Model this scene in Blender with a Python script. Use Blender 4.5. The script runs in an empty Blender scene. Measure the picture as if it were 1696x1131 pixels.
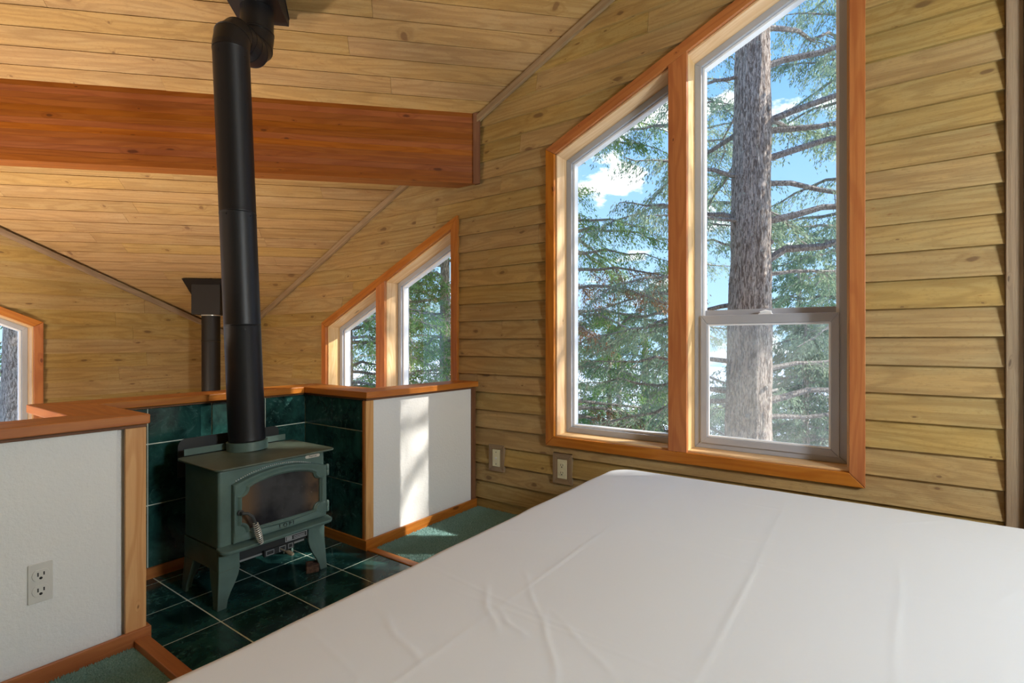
import bpy, bmesh, math, random
import numpy as np
from mathutils import Vector, noise as mnoise

# ------------------------------------------------------------------ camera, sky, sun, exposure
scene = bpy.context.scene
C = scene.collection
TH = math.radians(35.4)            # angle between the view axis and the window wall's normal
F_PX, IMG_W, IMG_H = 855.0, 1696, 1131
cam_d = bpy.data.cameras.new('camera')
cam_d.sensor_width = 36.0
cam_d.lens = 36.0 * F_PX / IMG_W
cam_d.clip_start = 0.02
cam_d.clip_end = 500
cam = bpy.data.objects.new('camera', cam_d)
C.objects.link(cam)
cam.location = (0, 0, 1.2)
cam.rotation_euler = (math.radians(90), 0, TH - math.radians(90))
scene.camera = cam

scene.view_settings.view_transform = 'Standard'
scene.view_settings.look = 'None'
scene.view_settings.gamma = 1.0
scene.view_settings.use_curve_mapping = False
scene.view_settings.exposure = 0.42
scene.cycles.max_bounces = 7
scene.cycles.diffuse_bounces = 3
scene.cycles.glossy_bounces = 3
scene.cycles.transmission_bounces = 3
scene.cycles.transparent_max_bounces = 10
scene.cycles.use_adaptive_sampling = True
scene.cycles.adaptive_threshold = 0.08
scene.cycles.use_denoising = True

SKY_STRENGTH = 1.25
world = bpy.data.worlds.new('sky')
scene.world = world
world.use_nodes = True
wn, wl = world.node_tree.nodes, world.node_tree.links
wn.clear()
w_out = wn.new('ShaderNodeOutputWorld')
w_bg = wn.new('ShaderNodeBackground'); w_bg.inputs['Strength'].default_value = SKY_STRENGTH
w_tc = wn.new('ShaderNodeTexCoord')
w_sep = wn.new('ShaderNodeSeparateXYZ')
w_ramp = wn.new('ShaderNodeValToRGB')
w_ramp.color_ramp.elements[0].position = 0.0; w_ramp.color_ramp.elements[0].color = (0.42, 0.66, 0.95, 1)
w_ramp.color_ramp.elements[1].position = 0.55; w_ramp.color_ramp.elements[1].color = (0.13, 0.36, 0.82, 1)
w_map = wn.new('ShaderNodeMapping'); w_map.inputs['Scale'].default_value = (1.0, 1.0, 2.2); w_map.inputs['Location'].default_value = (3.7, 1.9, 0.4)
w_noise = wn.new('ShaderNodeTexNoise'); w_noise.inputs['Scale'].default_value = 5.2
w_noise.inputs['Detail'].default_value = 7; w_noise.inputs['Roughness'].default_value = 0.55
w_cr = wn.new('ShaderNodeValToRGB')
w_cr.color_ramp.elements[0].position = 0.575; w_cr.color_ramp.elements[0].color = (0, 0, 0, 1)
w_cr.color_ramp.elements[1].position = 0.625; w_cr.color_ramp.elements[1].color = (1, 1, 1, 1)
w_mix = wn.new('ShaderNodeMix'); w_mix.data_type = 'RGBA'
w_mix.inputs['B'].default_value = (1.05, 1.07, 1.1, 1)
wl.new(w_tc.outputs['Generated'], w_sep.inputs[0])
wl.new(w_sep.outputs['Z'], w_ramp.inputs[0])
wl.new(w_tc.outputs['Generated'], w_map.inputs['Vector'])
wl.new(w_map.outputs[0], w_noise.inputs['Vector'])
wl.new(w_noise.outputs['Fac'], w_cr.inputs[0])
wl.new(w_cr.outputs[0], w_mix.inputs['Factor'])
wl.new(w_ramp.outputs[0], w_mix.inputs['A'])
wl.new(w_mix.outputs['Result'], w_bg.inputs['Color'])
wl.new(w_bg.outputs[0], w_out.inputs[0])

SUN_FROM = Vector((0.68, -1.0, 0.78)).normalized()
sun_d = bpy.data.lights.new('sun', 'SUN')
sun_d.energy = 6.0
sun_d.angle = math.radians(0.6)
sun_d.color = (1.0, 0.94, 0.86)
sun = bpy.data.objects.new('sun', sun_d)
C.objects.link(sun)
sun.rotation_euler = SUN_FROM.to_track_quat('Z', 'Y').to_euler()
sun.location = (12, -14, 14)

# ------------------------------------------------------------------ constants of the place
W = 2.93            # window wall, plane x = W
YC = 5.85           # far wall, plane y = YC
SL = 0.456          # fall of the ceiling per metre along either wall
C0 = 3.928 + SL * W  # ceiling: z = C0 - SL*(x+y)
R2 = math.sqrt(2)
LOW = -2.7          # floor of the storey below
random.seed(7)
rng = np.random.default_rng(11)

# ------------------------------------------------------------------ helpers
def tag(o, label=None, cat=None, group=None, kind=None):
    if label: o['label'] = label
    if cat: o['category'] = cat
    if group: o['group'] = group
    if kind: o['kind'] = kind
    return o

def empty(name, loc=(0, 0, 0), parent=None):
    o = bpy.data.objects.new(name, None)
    o.empty_display_size = 0.05
    C.objects.link(o)
    o.location = loc
    if parent: o.parent = parent
    return o

class MB:
    """collects faces; build() links them as one mesh object (world coordinates)"""
    def __init__(s): s.v = []; s.f = []
    def quad_strip(s, rings, close_ring=True, cap=True):
        base = len(s.v); n = len(rings[0])
        for r in rings: s.v += [tuple(p) for p in r]
        for i in range(len(rings) - 1):
            for j in range(n if close_ring else n - 1):
                k = (j + 1) % n
                a = base + i * n
                s.f.append((a + j, a + k, a + n + k, a + n + j))
        if cap:
            s.f.append(tuple(base + j for j in reversed(range(n))))
            b = base + (len(rings) - 1) * n
            s.f.append(tuple(b + j for j in range(n)))
        return s
    def box(s, x0, y0, z0, x1, y1, z1):
        r = lambda z: [(x0, y0, z), (x1, y0, z), (x1, y1, z), (x0, y1, z)]
        return s.quad_strip([r(z0), r(z1)])
    def prism(s, bottom, top):
        return s.quad_strip([bottom, top])
    def tube(s, pts, radii, n=12, cap=True, up=None):
        pts = [Vector(p) for p in pts]
        if not hasattr(radii, '__len__'): radii = [radii] * len(pts)
        t0 = (pts[1] - pts[0]).normalized()
        ref = Vector((0, 0, 1)) if abs(t0.z) < 0.9 else Vector((1, 0, 0))
        nrm = t0.cross(ref).normalized()
        rings = []
        for i, p in enumerate(pts):
            a = pts[max(i - 1, 0)]; b = pts[min(i + 1, len(pts) - 1)]
            t = (b - a)
            t = t.normalized() if t.length > 1e-9 else t0
            nrm = (nrm - t * nrm.dot(t))
            nrm = nrm.normalized() if nrm.length > 1e-6 else t.orthogonal().normalized()
            bn = t.cross(nrm)
            rings.append([p + (nrm * math.cos(2 * math.pi * k / n) + bn * math.sin(2 * math.pi * k / n)) * radii[i] for k in range(n)])
        return s.quad_strip(rings, True, cap)
    def lathe(s, prof, cx, cy, n=32, axis='z'):
        """prof: (radius, height) list around a vertical axis through cx, cy"""
        rings = [[(cx + r * math.cos(2 * math.pi * k / n), cy + r * math.sin(2 * math.pi * k / n), z) for k in range(n)] for r, z in prof]
        return s.quad_strip(rings)
    def mesh(s, name):
        me = bpy.data.meshes.new(name)
        me.from_pydata(s.v, [], s.f)
        bm = bmesh.new(); bm.from_mesh(me)
        bmesh.ops.recalc_face_normals(bm, faces=bm.faces)
        bm.to_mesh(me); bm.free()
        return me
    def build(s, name, mat, parent=None, smooth=False, bevel=0, seg=2, angle=35):
        me = s.mesh(name)
        me.materials.append(mat)
        o = bpy.data.objects.new(name, me)
        C.objects.link(o)
        if parent:
            o.parent = parent
            pl = Vector((0, 0, 0)); q = parent
            while q: pl += q.location; q = q.parent
            o.location = -pl
        if bevel:
            m = o.modifiers.new('bevel', 'BEVEL'); m.width = bevel; m.segments = seg
            m.limit_method = 'ANGLE'; m.angle_limit = math.radians(40)
        if smooth:
            me.shade_smooth()
            if smooth == 'auto':
                me.set_sharp_from_angle(angle=math.radians(angle))
        return o

def raw_mesh(name, co, faces_n, idx, mat, parent=None, kind=None):
    """numpy arrays to a mesh: faces all with faces_n corners"""
    me = bpy.data.meshes.new(name)
    nf = len(idx) // faces_n
    me.vertices.add(len(co)); me.vertices.foreach_set('co', np.asarray(co, np.float32).ravel())
    me.loops.add(len(idx)); me.loops.foreach_set('vertex_index', np.asarray(idx, np.int32))
    me.polygons.add(nf)
    me.polygons.foreach_set('loop_start', np.arange(0, nf * faces_n, faces_n, dtype=np.int32))
    me.update(calc_edges=True)
    me.materials.append(mat)
    o = bpy.data.objects.new(name, me)
    C.objects.link(o)
    if parent: o.parent = parent
    if kind: o['kind'] = kind
    return o

# convex polygon clipping in 2D ------------------------------------------------
def clip(poly, a, b, c):
    """keep the part of poly where a*x + b*y <= c"""
    out = []
    for i in range(len(poly)):
        p, q = poly[i], poly[(i + 1) % len(poly)]
        dp, dq = a * p[0] + b * p[1] - c, a * q[0] + b * q[1] - c
        if dp <= 1e-9: out.append(p)
        if (dp < -1e-9 and dq > 1e-9) or (dp > 1e-9 and dq < -1e-9):
            t = dp / (dp - dq)
            out.append((p[0] + (q[0] - p[0]) * t, p[1] + (q[1] - p[1]) * t))
    return out if len(out) >= 3 and area(out) > 2e-5 else []

def area(p):
    return abs(sum(p[i][0] * p[(i + 1) % len(p)][1] - p[(i + 1) % len(p)][0] * p[i][1] for i in range(len(p)))) / 2

def subtract(poly, hole):
    """hole: list of half planes (a,b,c), inside is a*x+b*y<=c for all; returns convex pieces outside"""
    pieces = []; rest = poly
    for a, b, c in hole:
        if not rest: break
        o = clip(rest, -a, -b, -c)
        if o: pieces.append(o)
        rest = clip(rest, a, b, c)
    return pieces

def bbox(p):
    return min(q[0] for q in p), max(q[0] for q in p), min(q[1] for q in p), max(q[1] for q in p)

def connected_groups(pieces):
    groups = []
    for p in pieces:
        b = bbox(p); hit = []
        for g in groups:
            for q in g:
                d = bbox(q)
                ox = min(b[1], d[1]) - max(b[0], d[0]); oy = min(b[3], d[3]) - max(b[2], d[2])
                if ox > -1e-6 and oy > -1e-6 and (ox > 1e-3 or oy > 1e-3):
                    hit.append(g); break
        new = [p]
        for g in hit:
            new += g; groups.remove(g)
        groups.append(new)
    return groups

# ------------------------------------------------------------------ materials
MAT = {}
def new_mat(name):
    m = bpy.data.materials.new(name); m.use_nodes = True
    nt = m.node_tree
    return m, nt, nt.nodes, nt.links, nt.nodes['Principled BSDF']

def math_node(nt, op, a, b=None, c=None):
    n = nt.nodes.new('ShaderNodeMath'); n.operation = op
    for i, x in enumerate((a, b, c)):
        if x is None: continue
        if isinstance(x, (int, float)): n.inputs[i].default_value = x
        else: nt.links.new(x, n.inputs[i])
    return n.outputs[0]

def mix_col(nt, fac, a, b, mode='MIX'):
    n = nt.nodes.new('ShaderNodeMix'); n.data_type = 'RGBA'; n.blend_type = mode
    for key, x in (('Factor', fac), ('A', a), ('B', b)):
        if isinstance(x, (int, float)): n.inputs[key].default_value = x
        elif isinstance(x, tuple): n.inputs[key].default_value = (*x, 1)
        else: nt.links.new(x, n.inputs[key])
    return n.outputs['Result']

def smooth(nt, x, lo, hi):
    n = nt.nodes.new('ShaderNodeMapRange'); n.interpolation_type = 'SMOOTHSTEP'
    nt.links.new(x, n.inputs['Value'])
    n.inputs['From Min'].default_value = lo; n.inputs['From Max'].default_value = hi
    return n.outputs['Result']

def noise_node(nt, vec, scale=1.0, detail=3, rough=0.55, dist=0.0):
    n = nt.nodes.new('ShaderNodeTexNoise')
    n.inputs['Scale'].default_value = scale; n.inputs['Detail'].default_value = detail
    n.inputs['Roughness'].default_value = rough; n.inputs['Distortion'].default_value = dist
    if vec is not None: nt.links.new(vec, n.inputs['Vector'])
    return n.outputs['Fac']

def bump(nt, bsdf, h, strength, dist):
    n = nt.nodes.new('ShaderNodeBump')
    n.inputs['Strength'].default_value = strength; n.inputs['Distance'].default_value = dist
    nt.links.new(h, n.inputs['Height']); nt.links.new(n.outputs[0], bsdf.inputs['Normal'])

def wood(kind, along):
    """procedural timber; the grain runs along the given direction"""
    key = (kind, tuple(round(x, 3) for x in along))
    if key in MAT: return MAT[key]
    P = dict(
        siding=dict(a=(0.455, 0.292, 0.102), b=(0.29, 0.172, 0.058), c=(0.43, 0.306, 0.126), knot=(0.13, 0.065, 0.028), kd=0.46, rough=0.72, tint=0.055, ks=1.0),
        ceiling=dict(a=(0.43, 0.262, 0.102), b=(0.28, 0.158, 0.060), c=(0.42, 0.275, 0.122), knot=(0.15, 0.07, 0.03), kd=0.48, rough=0.70, tint=0.06, ks=1.0),
        fir=dict(a=(0.50, 0.170, 0.032), b=(0.35, 0.095, 0.016), c=(0.50, 0.185, 0.040), knot=(0.08, 0.018, 0.006), kd=0.28, rough=0.42, tint=0.12, ks=1.0),
        pale=dict(a=(0.66, 0.36, 0.15), b=(0.52, 0.23, 0.075), c=(0.68, 0.38, 0.17), knot=(0.13, 0.05, 0.02), kd=0.2, rough=0.5, tint=0.1, ks=1.0),
        jamb=dict(a=(0.80, 0.54, 0.29), b=(0.66, 0.38, 0.16), c=(0.80, 0.56, 0.31), knot=(0.22, 0.10, 0.05), kd=0.2, rough=0.45, tint=0.06, ks=1.0),
        beam=dict(a=(0.31, 0.092, 0.018), b=(0.21, 0.054, 0.010), c=(0.32, 0.102, 0.022), knot=(0.06, 0.012, 0.006), kd=0.5, rough=0.38, tint=0.22, ks=1.0),
        grey=dict(a=(0.32, 0.215, 0.125), b=(0.21, 0.135, 0.075), c=(0.31, 0.22, 0.13), knot=(0.08, 0.05, 0.03), kd=0.2, rough=0.75, tint=0.1, ks=1.0),
        brown=dict(a=(0.20, 0.085, 0.035), b=(0.13, 0.05, 0.02), c=(0.2, 0.09, 0.04), knot=(0.06, 0.03, 0.015), kd=0.2, rough=0.6, tint=0.1, ks=1.0),
    )[kind]
    m, nt, N, L, bs = new_mat('%s_wood' % kind)
    e0 = Vector(along).normalized()
    e1 = e0.cross(Vector((0, 0, 1)));
    if e1.length < 0.2: e1 = e0.cross(Vector((0, 1, 0)))
    e1.normalize(); e2 = e0.cross(e1)
    tc = N.new('ShaderNodeTexCoord'); oi = N.new('ShaderNodeObjectInfo')
    def dot(d):
        n = N.new('ShaderNodeVectorMath'); n.operation = 'DOT_PRODUCT'
        L.new(tc.outputs['Object'], n.inputs[0]); n.inputs[1].default_value = d
        return n.outputs['Value']
    off = math_node(nt, 'MULTIPLY', oi.outputs['Random'], 57.0)
    l = math_node(nt, 'ADD', dot(e0), off)
    c1 = math_node(nt, 'ADD', dot(e1), math_node(nt, 'MULTIPLY', off, 0.37)); c2 = dot(e2)
    def vec(sl, s1, s2):
        n = N.new('ShaderNodeCombineXYZ')
        L.new(math_node(nt, 'MULTIPLY', l, sl), n.inputs[0]); L.new(math_node(nt, 'MULTIPLY', c1, s1), n.inputs[1])
        L.new(math_node(nt, 'MULTIPLY', c2, s2), n.inputs[2])
        return n.outputs[0]
    # knots
    vo = N.new('ShaderNodeTexVoronoi'); vo.inputs['Scale'].default_value = 1.0
    vo.voronoi_dimensions = '2D'
    kv = N.new('ShaderNodeCombineXYZ')
    L.new(math_node(nt, 'MULTIPLY', l, 3.0), kv.inputs[0]); L.new(math_node(nt, 'MULTIPLY', math_node(nt, 'ADD', c1, c2), 8.0), kv.inputs[1])
    kw = N.new('ShaderNodeVectorMath'); kw.operation = 'ADD'
    kn_ = N.new('ShaderNodeTexNoise'); kn_.inputs['Scale'].default_value = 9.0; kn_.inputs['Detail'].default_value = 2
    L.new(tc.outputs['Object'], kn_.inputs['Vector'])
    ks_ = N.new('ShaderNodeVectorMath'); ks_.operation = 'SCALE'; ks_.inputs['Scale'].default_value = 0.22
    L.new(kn_.outputs['Color'], ks_.inputs[0])
    L.new(kv.outputs[0], kw.inputs[0]); L.new(ks_.outputs[0], kw.inputs[1])
    L.new(kw.outputs[0], vo.inputs['Vector'])
    sep = N.new('ShaderNodeSeparateColor'); L.new(vo.outputs['Color'], sep.inputs[0])
    pick = math_node(nt, 'LESS_THAN', sep.outputs[0], P['kd'])
    kd = vo.outputs['Distance']
    rad = math_node(nt, 'ADD', math_node(nt, 'MULTIPLY', math_node(nt, 'POWER', sep.outputs[1], 3.0), 0.085), 0.020)
    kr = math_node(nt, 'DIVIDE', kd, rad)
    kn = smooth(nt, kr, 1.35, 0.7)
    knot = math_node(nt, 'MULTIPLY', kn, pick)
    halo = math_node(nt, 'MULTIPLY', smooth(nt, kr, 4.0, 0.8), pick)
    # cathedral figure bending round the knots
    n_big = noise_node(nt, vec(0.7, 6.0, 6.0), 1.0, 2, 0.5)
    fig = math_node(nt, 'SINE', math_node(nt, 'ADD', math_node(nt, 'MULTIPLY', n_big, 70.0), math_node(nt, 'MULTIPLY', halo, 6.0)))
    fig = smooth(nt, fig, -0.2, 1.0)
    streak = noise_node(nt, vec(1.1, 34.0, 34.0), 1.0, 4, 0.6)
    fine = noise_node(nt, vec(9.0, 260.0, 260.0), 1.0, 2, 0.6)
    blot = noise_node(nt, vec(2.2, 7.0, 7.0), 1.0, 3, 0.6)
    col = mix_col(nt, smooth(nt, blot, 0.35, 0.7), P['a'], P['c'])
    col = mix_col(nt, math_node(nt, 'MULTIPLY', fig, 0.46), col, P['b'])
    col = mix_col(nt, math_node(nt, 'MULTIPLY', smooth(nt, streak, 0.42, 0.72), 0.68), col, P['b'])
    col = mix_col(nt, math_node(nt, 'MULTIPLY', smooth(nt, fine, 0.5, 0.8), 0.30), col, P['b'])
    if kind in ('siding', 'ceiling'):
        speck = noise_node(nt, vec(14.0, 60.0, 60.0), 1.0, 3, 0.7)
        patch = noise_node(nt, vec(1.6, 4.0, 4.0), 1.0, 2, 0.5)
        f = math_node(nt, 'MULTIPLY', smooth(nt, speck, 0.60, 0.72), smooth(nt, patch, 0.48, 0.66))
        col = mix_col(nt, math_node(nt, 'MULTIPLY', f, 0.75), col, (0.27, 0.125, 0.042))
        saw = noise_node(nt, vec(40.0, 90.0, 90.0), 1.0, 3, 0.7)
        col = mix_col(nt, math_node(nt, 'MULTIPLY', smooth(nt, saw, 0.50, 0.75), 0.5), col, P['b'])
    col = mix_col(nt, math_node(nt, 'MULTIPLY', halo, 0.35), col, P['b'])
    col = mix_col(nt, math_node(nt, 'MULTIPLY', knot, 0.7), col, P['knot'])
    # every board its own tone
    hs = N.new('ShaderNodeHueSaturation')
    r2 = math_node(nt, 'FRACT', math_node(nt, 'MULTIPLY', oi.outputs['Random'], 17.3))
    L.new(math_node(nt, 'ADD', math_node(nt, 'MULTIPLY', oi.outputs['Random'], P['tint'] * 1.6), 1.0 - P['tint'] * 0.8), hs.inputs['Value'])
    L.new(math_node(nt, 'ADD', math_node(nt, 'MULTIPLY', r2, 0.008), 0.496), hs.inputs['Hue'])
    L.new(math_node(nt, 'ADD', math_node(nt, 'MULTIPLY', r2, 0.10), 0.95), hs.inputs['Saturation'])
    L.new(col, hs.inputs['Color'])
    L.new(hs.outputs[0], bs.inputs['Base Color'])
    bs.inputs['Roughness'].default_value = P['rough']
    bs.inputs['Specular IOR Level'].default_value = 0.35
    if kind == 'beam': bs.inputs['Coat Weight'].default_value = 0.35; bs.inputs['Coat Roughness'].default_value = 0.25
    h = math_node(nt, 'ADD', math_node(nt, 'MULTIPLY', streak, 0.6), fine)
    bump(nt, bs, h, 0.6 if P['rough'] > 0.6 else 0.12, 0.003)
    MAT[key] = m
    return m

def plain(name, col, rough=0.5, metal=0.0, spec=0.5, bump_scale=0, bump_d=0.001, var=0.0, var_scale=6.0, coat=0.0):
    if name in MAT: return MAT[name]
    m, nt, N, L, bs = new_mat(name)
    bs.inputs['Base Color'].default_value = (*col, 1)
    bs.inputs['Roughness'].default_value = rough; bs.inputs['Metallic'].default_value = metal
    bs.inputs['Specular IOR Level'].default_value = spec; bs.inputs['Coat Weight'].default_value = coat
    tc = N.new('ShaderNodeTexCoord')
    if var:
        f = noise_node(nt, tc.outputs['Object'], var_scale, 4, 0.6)
        lo = tuple(c * (1 - var) for c in col); hi = tuple(min(1, c * (1 + var)) for c in col)
        L.new(mix_col(nt, smooth(nt, f, 0.3, 0.7), lo, hi), bs.inputs['Base Color'])
    if bump_scale:
        f = noise_node(nt, tc.outputs['Object'], bump_scale, 3, 0.6)
        bump(nt, bs, f, 0.5, bump_d)
    MAT[name] = m
    return m

M_dry = plain('drywall_paint', (0.79, 0.785, 0.765), 0.75, bump_scale=85, bump_d=0.004)
M_grout = plain('grout', (0.80, 0.86, 0.73), 0.85, bump_scale=200)
M_vinyl_shaded = plain('window_vinyl_shaded', (0.40, 0.41, 0.45), 0.4)  # white vinyl toned grey, its backlit shade put into the colour
M_vinyl_in = plain('glazing_bead', (0.88, 0.88, 0.9), 0.35)
M_plate = plain('outlet_plastic', (0.66, 0.645, 0.60), 0.35)
M_plate_y = plain('ivory_plastic', (0.72, 0.66, 0.44), 0.35)
M_dark = plain('slot_dark', (0.01, 0.01, 0.01), 0.6)
M_stove = plain('stove_green_enamel', (0.095, 0.155, 0.135), 0.40, spec=0.5, var=0.12, var_scale=9, bump_scale=300, bump_d=0.0004)
M_stove_top = plain('stove_top_enamel', (0.085, 0.115, 0.088), 0.38, var=0.22, var_scale=7, bump_scale=300, bump_d=0.0004)
M_apron = plain('stove_black_apron', (0.022, 0.025, 0.026), 0.5)
M_pipe = plain('stove_pipe_black', (0.009, 0.009, 0.011), 0.42, spec=0.4)
M_pipe_far = plain('far_pipe_black', (0.007, 0.005, 0.005), 0.55)
M_boxm = plain('chimney_box_black', (0.013, 0.012, 0.014), 0.5)
M_chrome = plain('nickel', (0.72, 0.68, 0.60), 0.3, metal=0.35)
M_brass = plain('brass_spring', (0.70, 0.60, 0.44), 0.3, metal=0.5)
M_iron = plain('dark_iron', (0.05, 0.055, 0.055), 0.4)
M_block = plain('charred_wood', (0.10, 0.055, 0.035), 0.9, var=0.6, var_scale=60, bump_scale=120, bump_d=0.004)
M_rope = plain('gasket_beads', (0.55, 0.55, 0.52), 0.7)
M_ash = plain('ash_pan_metal', (0.25, 0.26, 0.26), 0.45)
M_paper = plain('label_print', (0.55, 0.56, 0.55), 0.6)
M_lowfloor = plain('lower_floor', (0.35, 0.24, 0.14), 0.6, var=0.2)
M_base = plain('bed_base_fabric', (0.30, 0.30, 0.32), 0.9)

def tile_material():
    m, nt, N, L, bs = new_mat('green_tile')
    tc = N.new('ShaderNodeTexCoord'); oi = N.new('ShaderNodeObjectInfo')
    ad = N.new('ShaderNodeVectorMath'); ad.operation = 'ADD'
    L.new(tc.outputs['Object'], ad.inputs[0])
    cb = N.new('ShaderNodeCombineXYZ')
    L.new(math_node(nt, 'MULTIPLY', oi.outputs['Random'], 31.0), cb.inputs[0]); L.new(cb.outputs[0], ad.inputs[1])
    v = ad.outputs[0]
    n1 = noise_node(nt, v, 5.0, 5, 0.65, 0.6)
    n2 = noise_node(nt, v, 16.0, 6, 0.75, 1.6)
    n3 = noise_node(nt, v, 3.0, 3, 0.6)
    col = mix_col(nt, smooth(nt, n1, 0.32, 0.68), (0.003, 0.015, 0.015), (0.022, 0.088, 0.078))
    wisps = math_node(nt, 'MULTIPLY', smooth(nt, n2, 0.52, 0.72), smooth(nt, n3, 0.40, 0.62))
    col = mix_col(nt, math_node(nt, 'MULTIPLY', wisps, 0.75), col, (0.13, 0.28, 0.26))
    L.new(col, bs.inputs['Base Color'])
    bs.inputs['Roughness'].default_value = 0.16
    r = math_node(nt, 'ADD', math_node(nt, 'MULTIPLY', n2, 0.16), 0.08)
    L.new(r, bs.inputs['Roughness'])
    bump(nt, bs, n1, 0.08, 0.004)
    return m
M_tile = tile_material()

def carpet_material():
    m, nt, N, L, bs = new_mat('teal_carpet')
    tc = N.new('ShaderNodeTexCoord')
    n1 = noise_node(nt, tc.outputs['Object'], 160, 3, 0.7)
    n2 = noise_node(nt, tc.outputs['Object'], 14, 3, 0.6)
    col = mix_col(nt, smooth(nt, n1, 0.3, 0.7), (0.19, 0.46, 0.42), (0.48, 0.78, 0.75))
    col = mix_col(nt, math_node(nt, 'MULTIPLY', smooth(nt, n2, 0.35, 0.7), 0.35), col, (0.30, 0.60, 0.57))
    L.new(col, bs.inputs['Base Color'])
    bs.inputs['Roughness'].default_value = 0.95; bs.inputs['Specular IOR Level'].default_value = 0.1
    bs.inputs['Sheen Weight'].default_value = 0.2
    bump(nt, bs, n1, 0.8, 0.008)
    return m
M_carpet = carpet_material()

def glass_material(name, tint=(1, 1, 1), haze=0.0, refl=0.07):
    m, nt, N, L, bs = new_mat(name)
    out = N['Material Output']; N.remove(bs)
    tr = N.new('ShaderNodeBsdfTransparent'); tr.inputs[0].default_value = (*tint, 1)
    gl = N.new('ShaderNodeBsdfGlossy'); gl.inputs['Roughness'].default_value = 0.0
    fr = N.new('ShaderNodeLayerWeight'); fr.inputs['Blend'].default_value = 0.5
    mx = N.new('ShaderNodeMixShader')
    f5 = math_node(nt, 'MULTIPLY', math_node(nt, 'POWER', fr.outputs['Facing'], 4.0), 0.5)
    L.new(math_node(nt, 'ADD', f5, 0.025), mx.inputs[0]); L.new(tr.outputs[0], mx.inputs[1]); L.new(gl.outputs[0], mx.inputs[2])
    sh = mx.outputs[0]
    if haze:
        df = N.new('ShaderNodeBsdfDiffuse'); df.inputs[0].default_value = (0.42, 0.43, 0.42, 1)
        m2 = N.new('ShaderNodeMixShader'); m2.inputs[0].default_value = haze
        L.new(sh, m2.inputs[1]); L.new(df.outputs[0], m2.inputs[2]); sh = m2.outputs[0]
    L.new(sh, out.inputs['Surface'])
    return m
M_glass = glass_material('window_glass', (0.985, 0.99, 0.985))
def screen_material():
    m, nt, N, L, bs = new_mat('insect_screen')
    out = N['Material Output']; N.remove(bs)
    tr = N.new('ShaderNodeBsdfTransparent')
    df = N.new('ShaderNodeBsdfDiffuse'); df.inputs[0].default_value = (0.42, 0.43, 0.42, 1)
    tl = N.new('ShaderNodeBsdfTranslucent'); tl.inputs[0].default_value = (0.42, 0.43, 0.42, 1)
    a = N.new('ShaderNodeAddShader'); L.new(df.outputs[0], a.inputs[0]); L.new(tl.outputs[0], a.inputs[1])
    mx = N.new('ShaderNodeMixShader'); mx.inputs[0].default_value = 0.12
    L.new(tr.outputs[0], mx.inputs[1]); L.new(a.outputs[0], mx.inputs[2]); L.new(mx.outputs[0], out.inputs['Surface'])
    return m
M_screen = screen_material()

def sheet_material():
    m, nt, N, L, bs = new_mat('white_sheet')
    bs.inputs['Base Color'].default_value = (0.785, 0.835, 0.89, 1)
    bs.inputs['Roughness'].default_value = 0.85; bs.inputs['Specular IOR Level'].default_value = 0.2
    tc = N.new('ShaderNodeTexCoord')
    n1 = noise_node(nt, tc.outputs['Object'], 4.0, 4, 0.55, 0.8)
    bump(nt, bs, n1, 0.12, 0.01)
    return m
M_sheet = sheet_material()

def bark_material(name, a, b, lichen):
    m, nt, N, L, bs = new_mat(name)
    tc = N.new('ShaderNodeTexCoord')
    mp = N.new('ShaderNodeMapping'); mp.inputs['Scale'].default_value = (1, 1, 0.22)
    L.new(tc.outputs['Object'], mp.inputs[0])
    n1 = noise_node(nt, mp.outputs[0], 62, 5, 0.7, 0.8)
    n2 = noise_node(nt, tc.outputs['Object'], 26, 4, 0.7)
    n3 = noise_node(nt, tc.outputs['Object'], 3.5, 3, 0.6)
    col = mix_col(nt, smooth(nt, n1, 0.40, 0.60), b, a)
    f = math_node(nt, 'MULTIPLY', smooth(nt, n2, 0.60, 0.70), smooth(nt, n3, 0.42, 0.62))
    col = mix_col(nt, f, col, lichen)
    L.new(col, bs.inputs['Base Color']); bs.inputs['Roughness'].default_value = 0.95
    bs.inputs['Specular IOR Level'].default_value = 0.1
    bump(nt, bs, n1, 1.0, 0.03)
    return m
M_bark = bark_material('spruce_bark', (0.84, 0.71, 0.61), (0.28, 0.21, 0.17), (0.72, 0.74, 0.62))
M_twig = bark_material('branch_bark', (0.66, 0.61, 0.56), (0.30, 0.25, 0.22), (0.78, 0.80, 0.72))

def needle_material(name, a, b):
    m, nt, N, L, bs = new_mat(name)
    geo = N.new('ShaderNodeNewGeometry'); tc = N.new('ShaderNodeTexCoord')
    n1 = noise_node(nt, tc.outputs['Object'], 1.6, 3, 0.6)
    n2 = noise_node(nt, tc.outputs['Object'], 28.0, 2, 0.6)
    f = math_node(nt, 'ADD', math_node(nt, 'MULTIPLY', n1, 0.6), math_node(nt, 'MULTIPLY', n2, 0.4))
    col = mix_col(nt, smooth(nt, f, 0.36, 0.64), a, b)
    out = N['Material Output']
    tl = N.new('ShaderNodeBsdfTranslucent'); L.new(col, tl.inputs[0])
    L.new(col, bs.inputs['Base Color']); bs.inputs['Roughness'].default_value = 0.5
    bs.inputs['Specular IOR Level'].default_value = 0.45
    mx = N.new('ShaderNodeMixShader'); mx.inputs[0].default_value = 0.5
    L.new(bs.outputs[0], mx.inputs[1]); L.new(tl.outputs[0], mx.inputs[2]); L.new(mx.outputs[0], out.inputs['Surface'])
    return m
M_needle = needle_material('needles_grey_green', (0.18, 0.28, 0.18), (0.50, 0.62, 0.42))
M_needle_b = needle_material('needles_fresh_green', (0.13, 0.26, 0.08), (0.42, 0.60, 0.19))
M_needle_d = needle_material('needles_dark_green', (0.09, 0.17, 0.09), (0.26, 0.38, 0.20))
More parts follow.
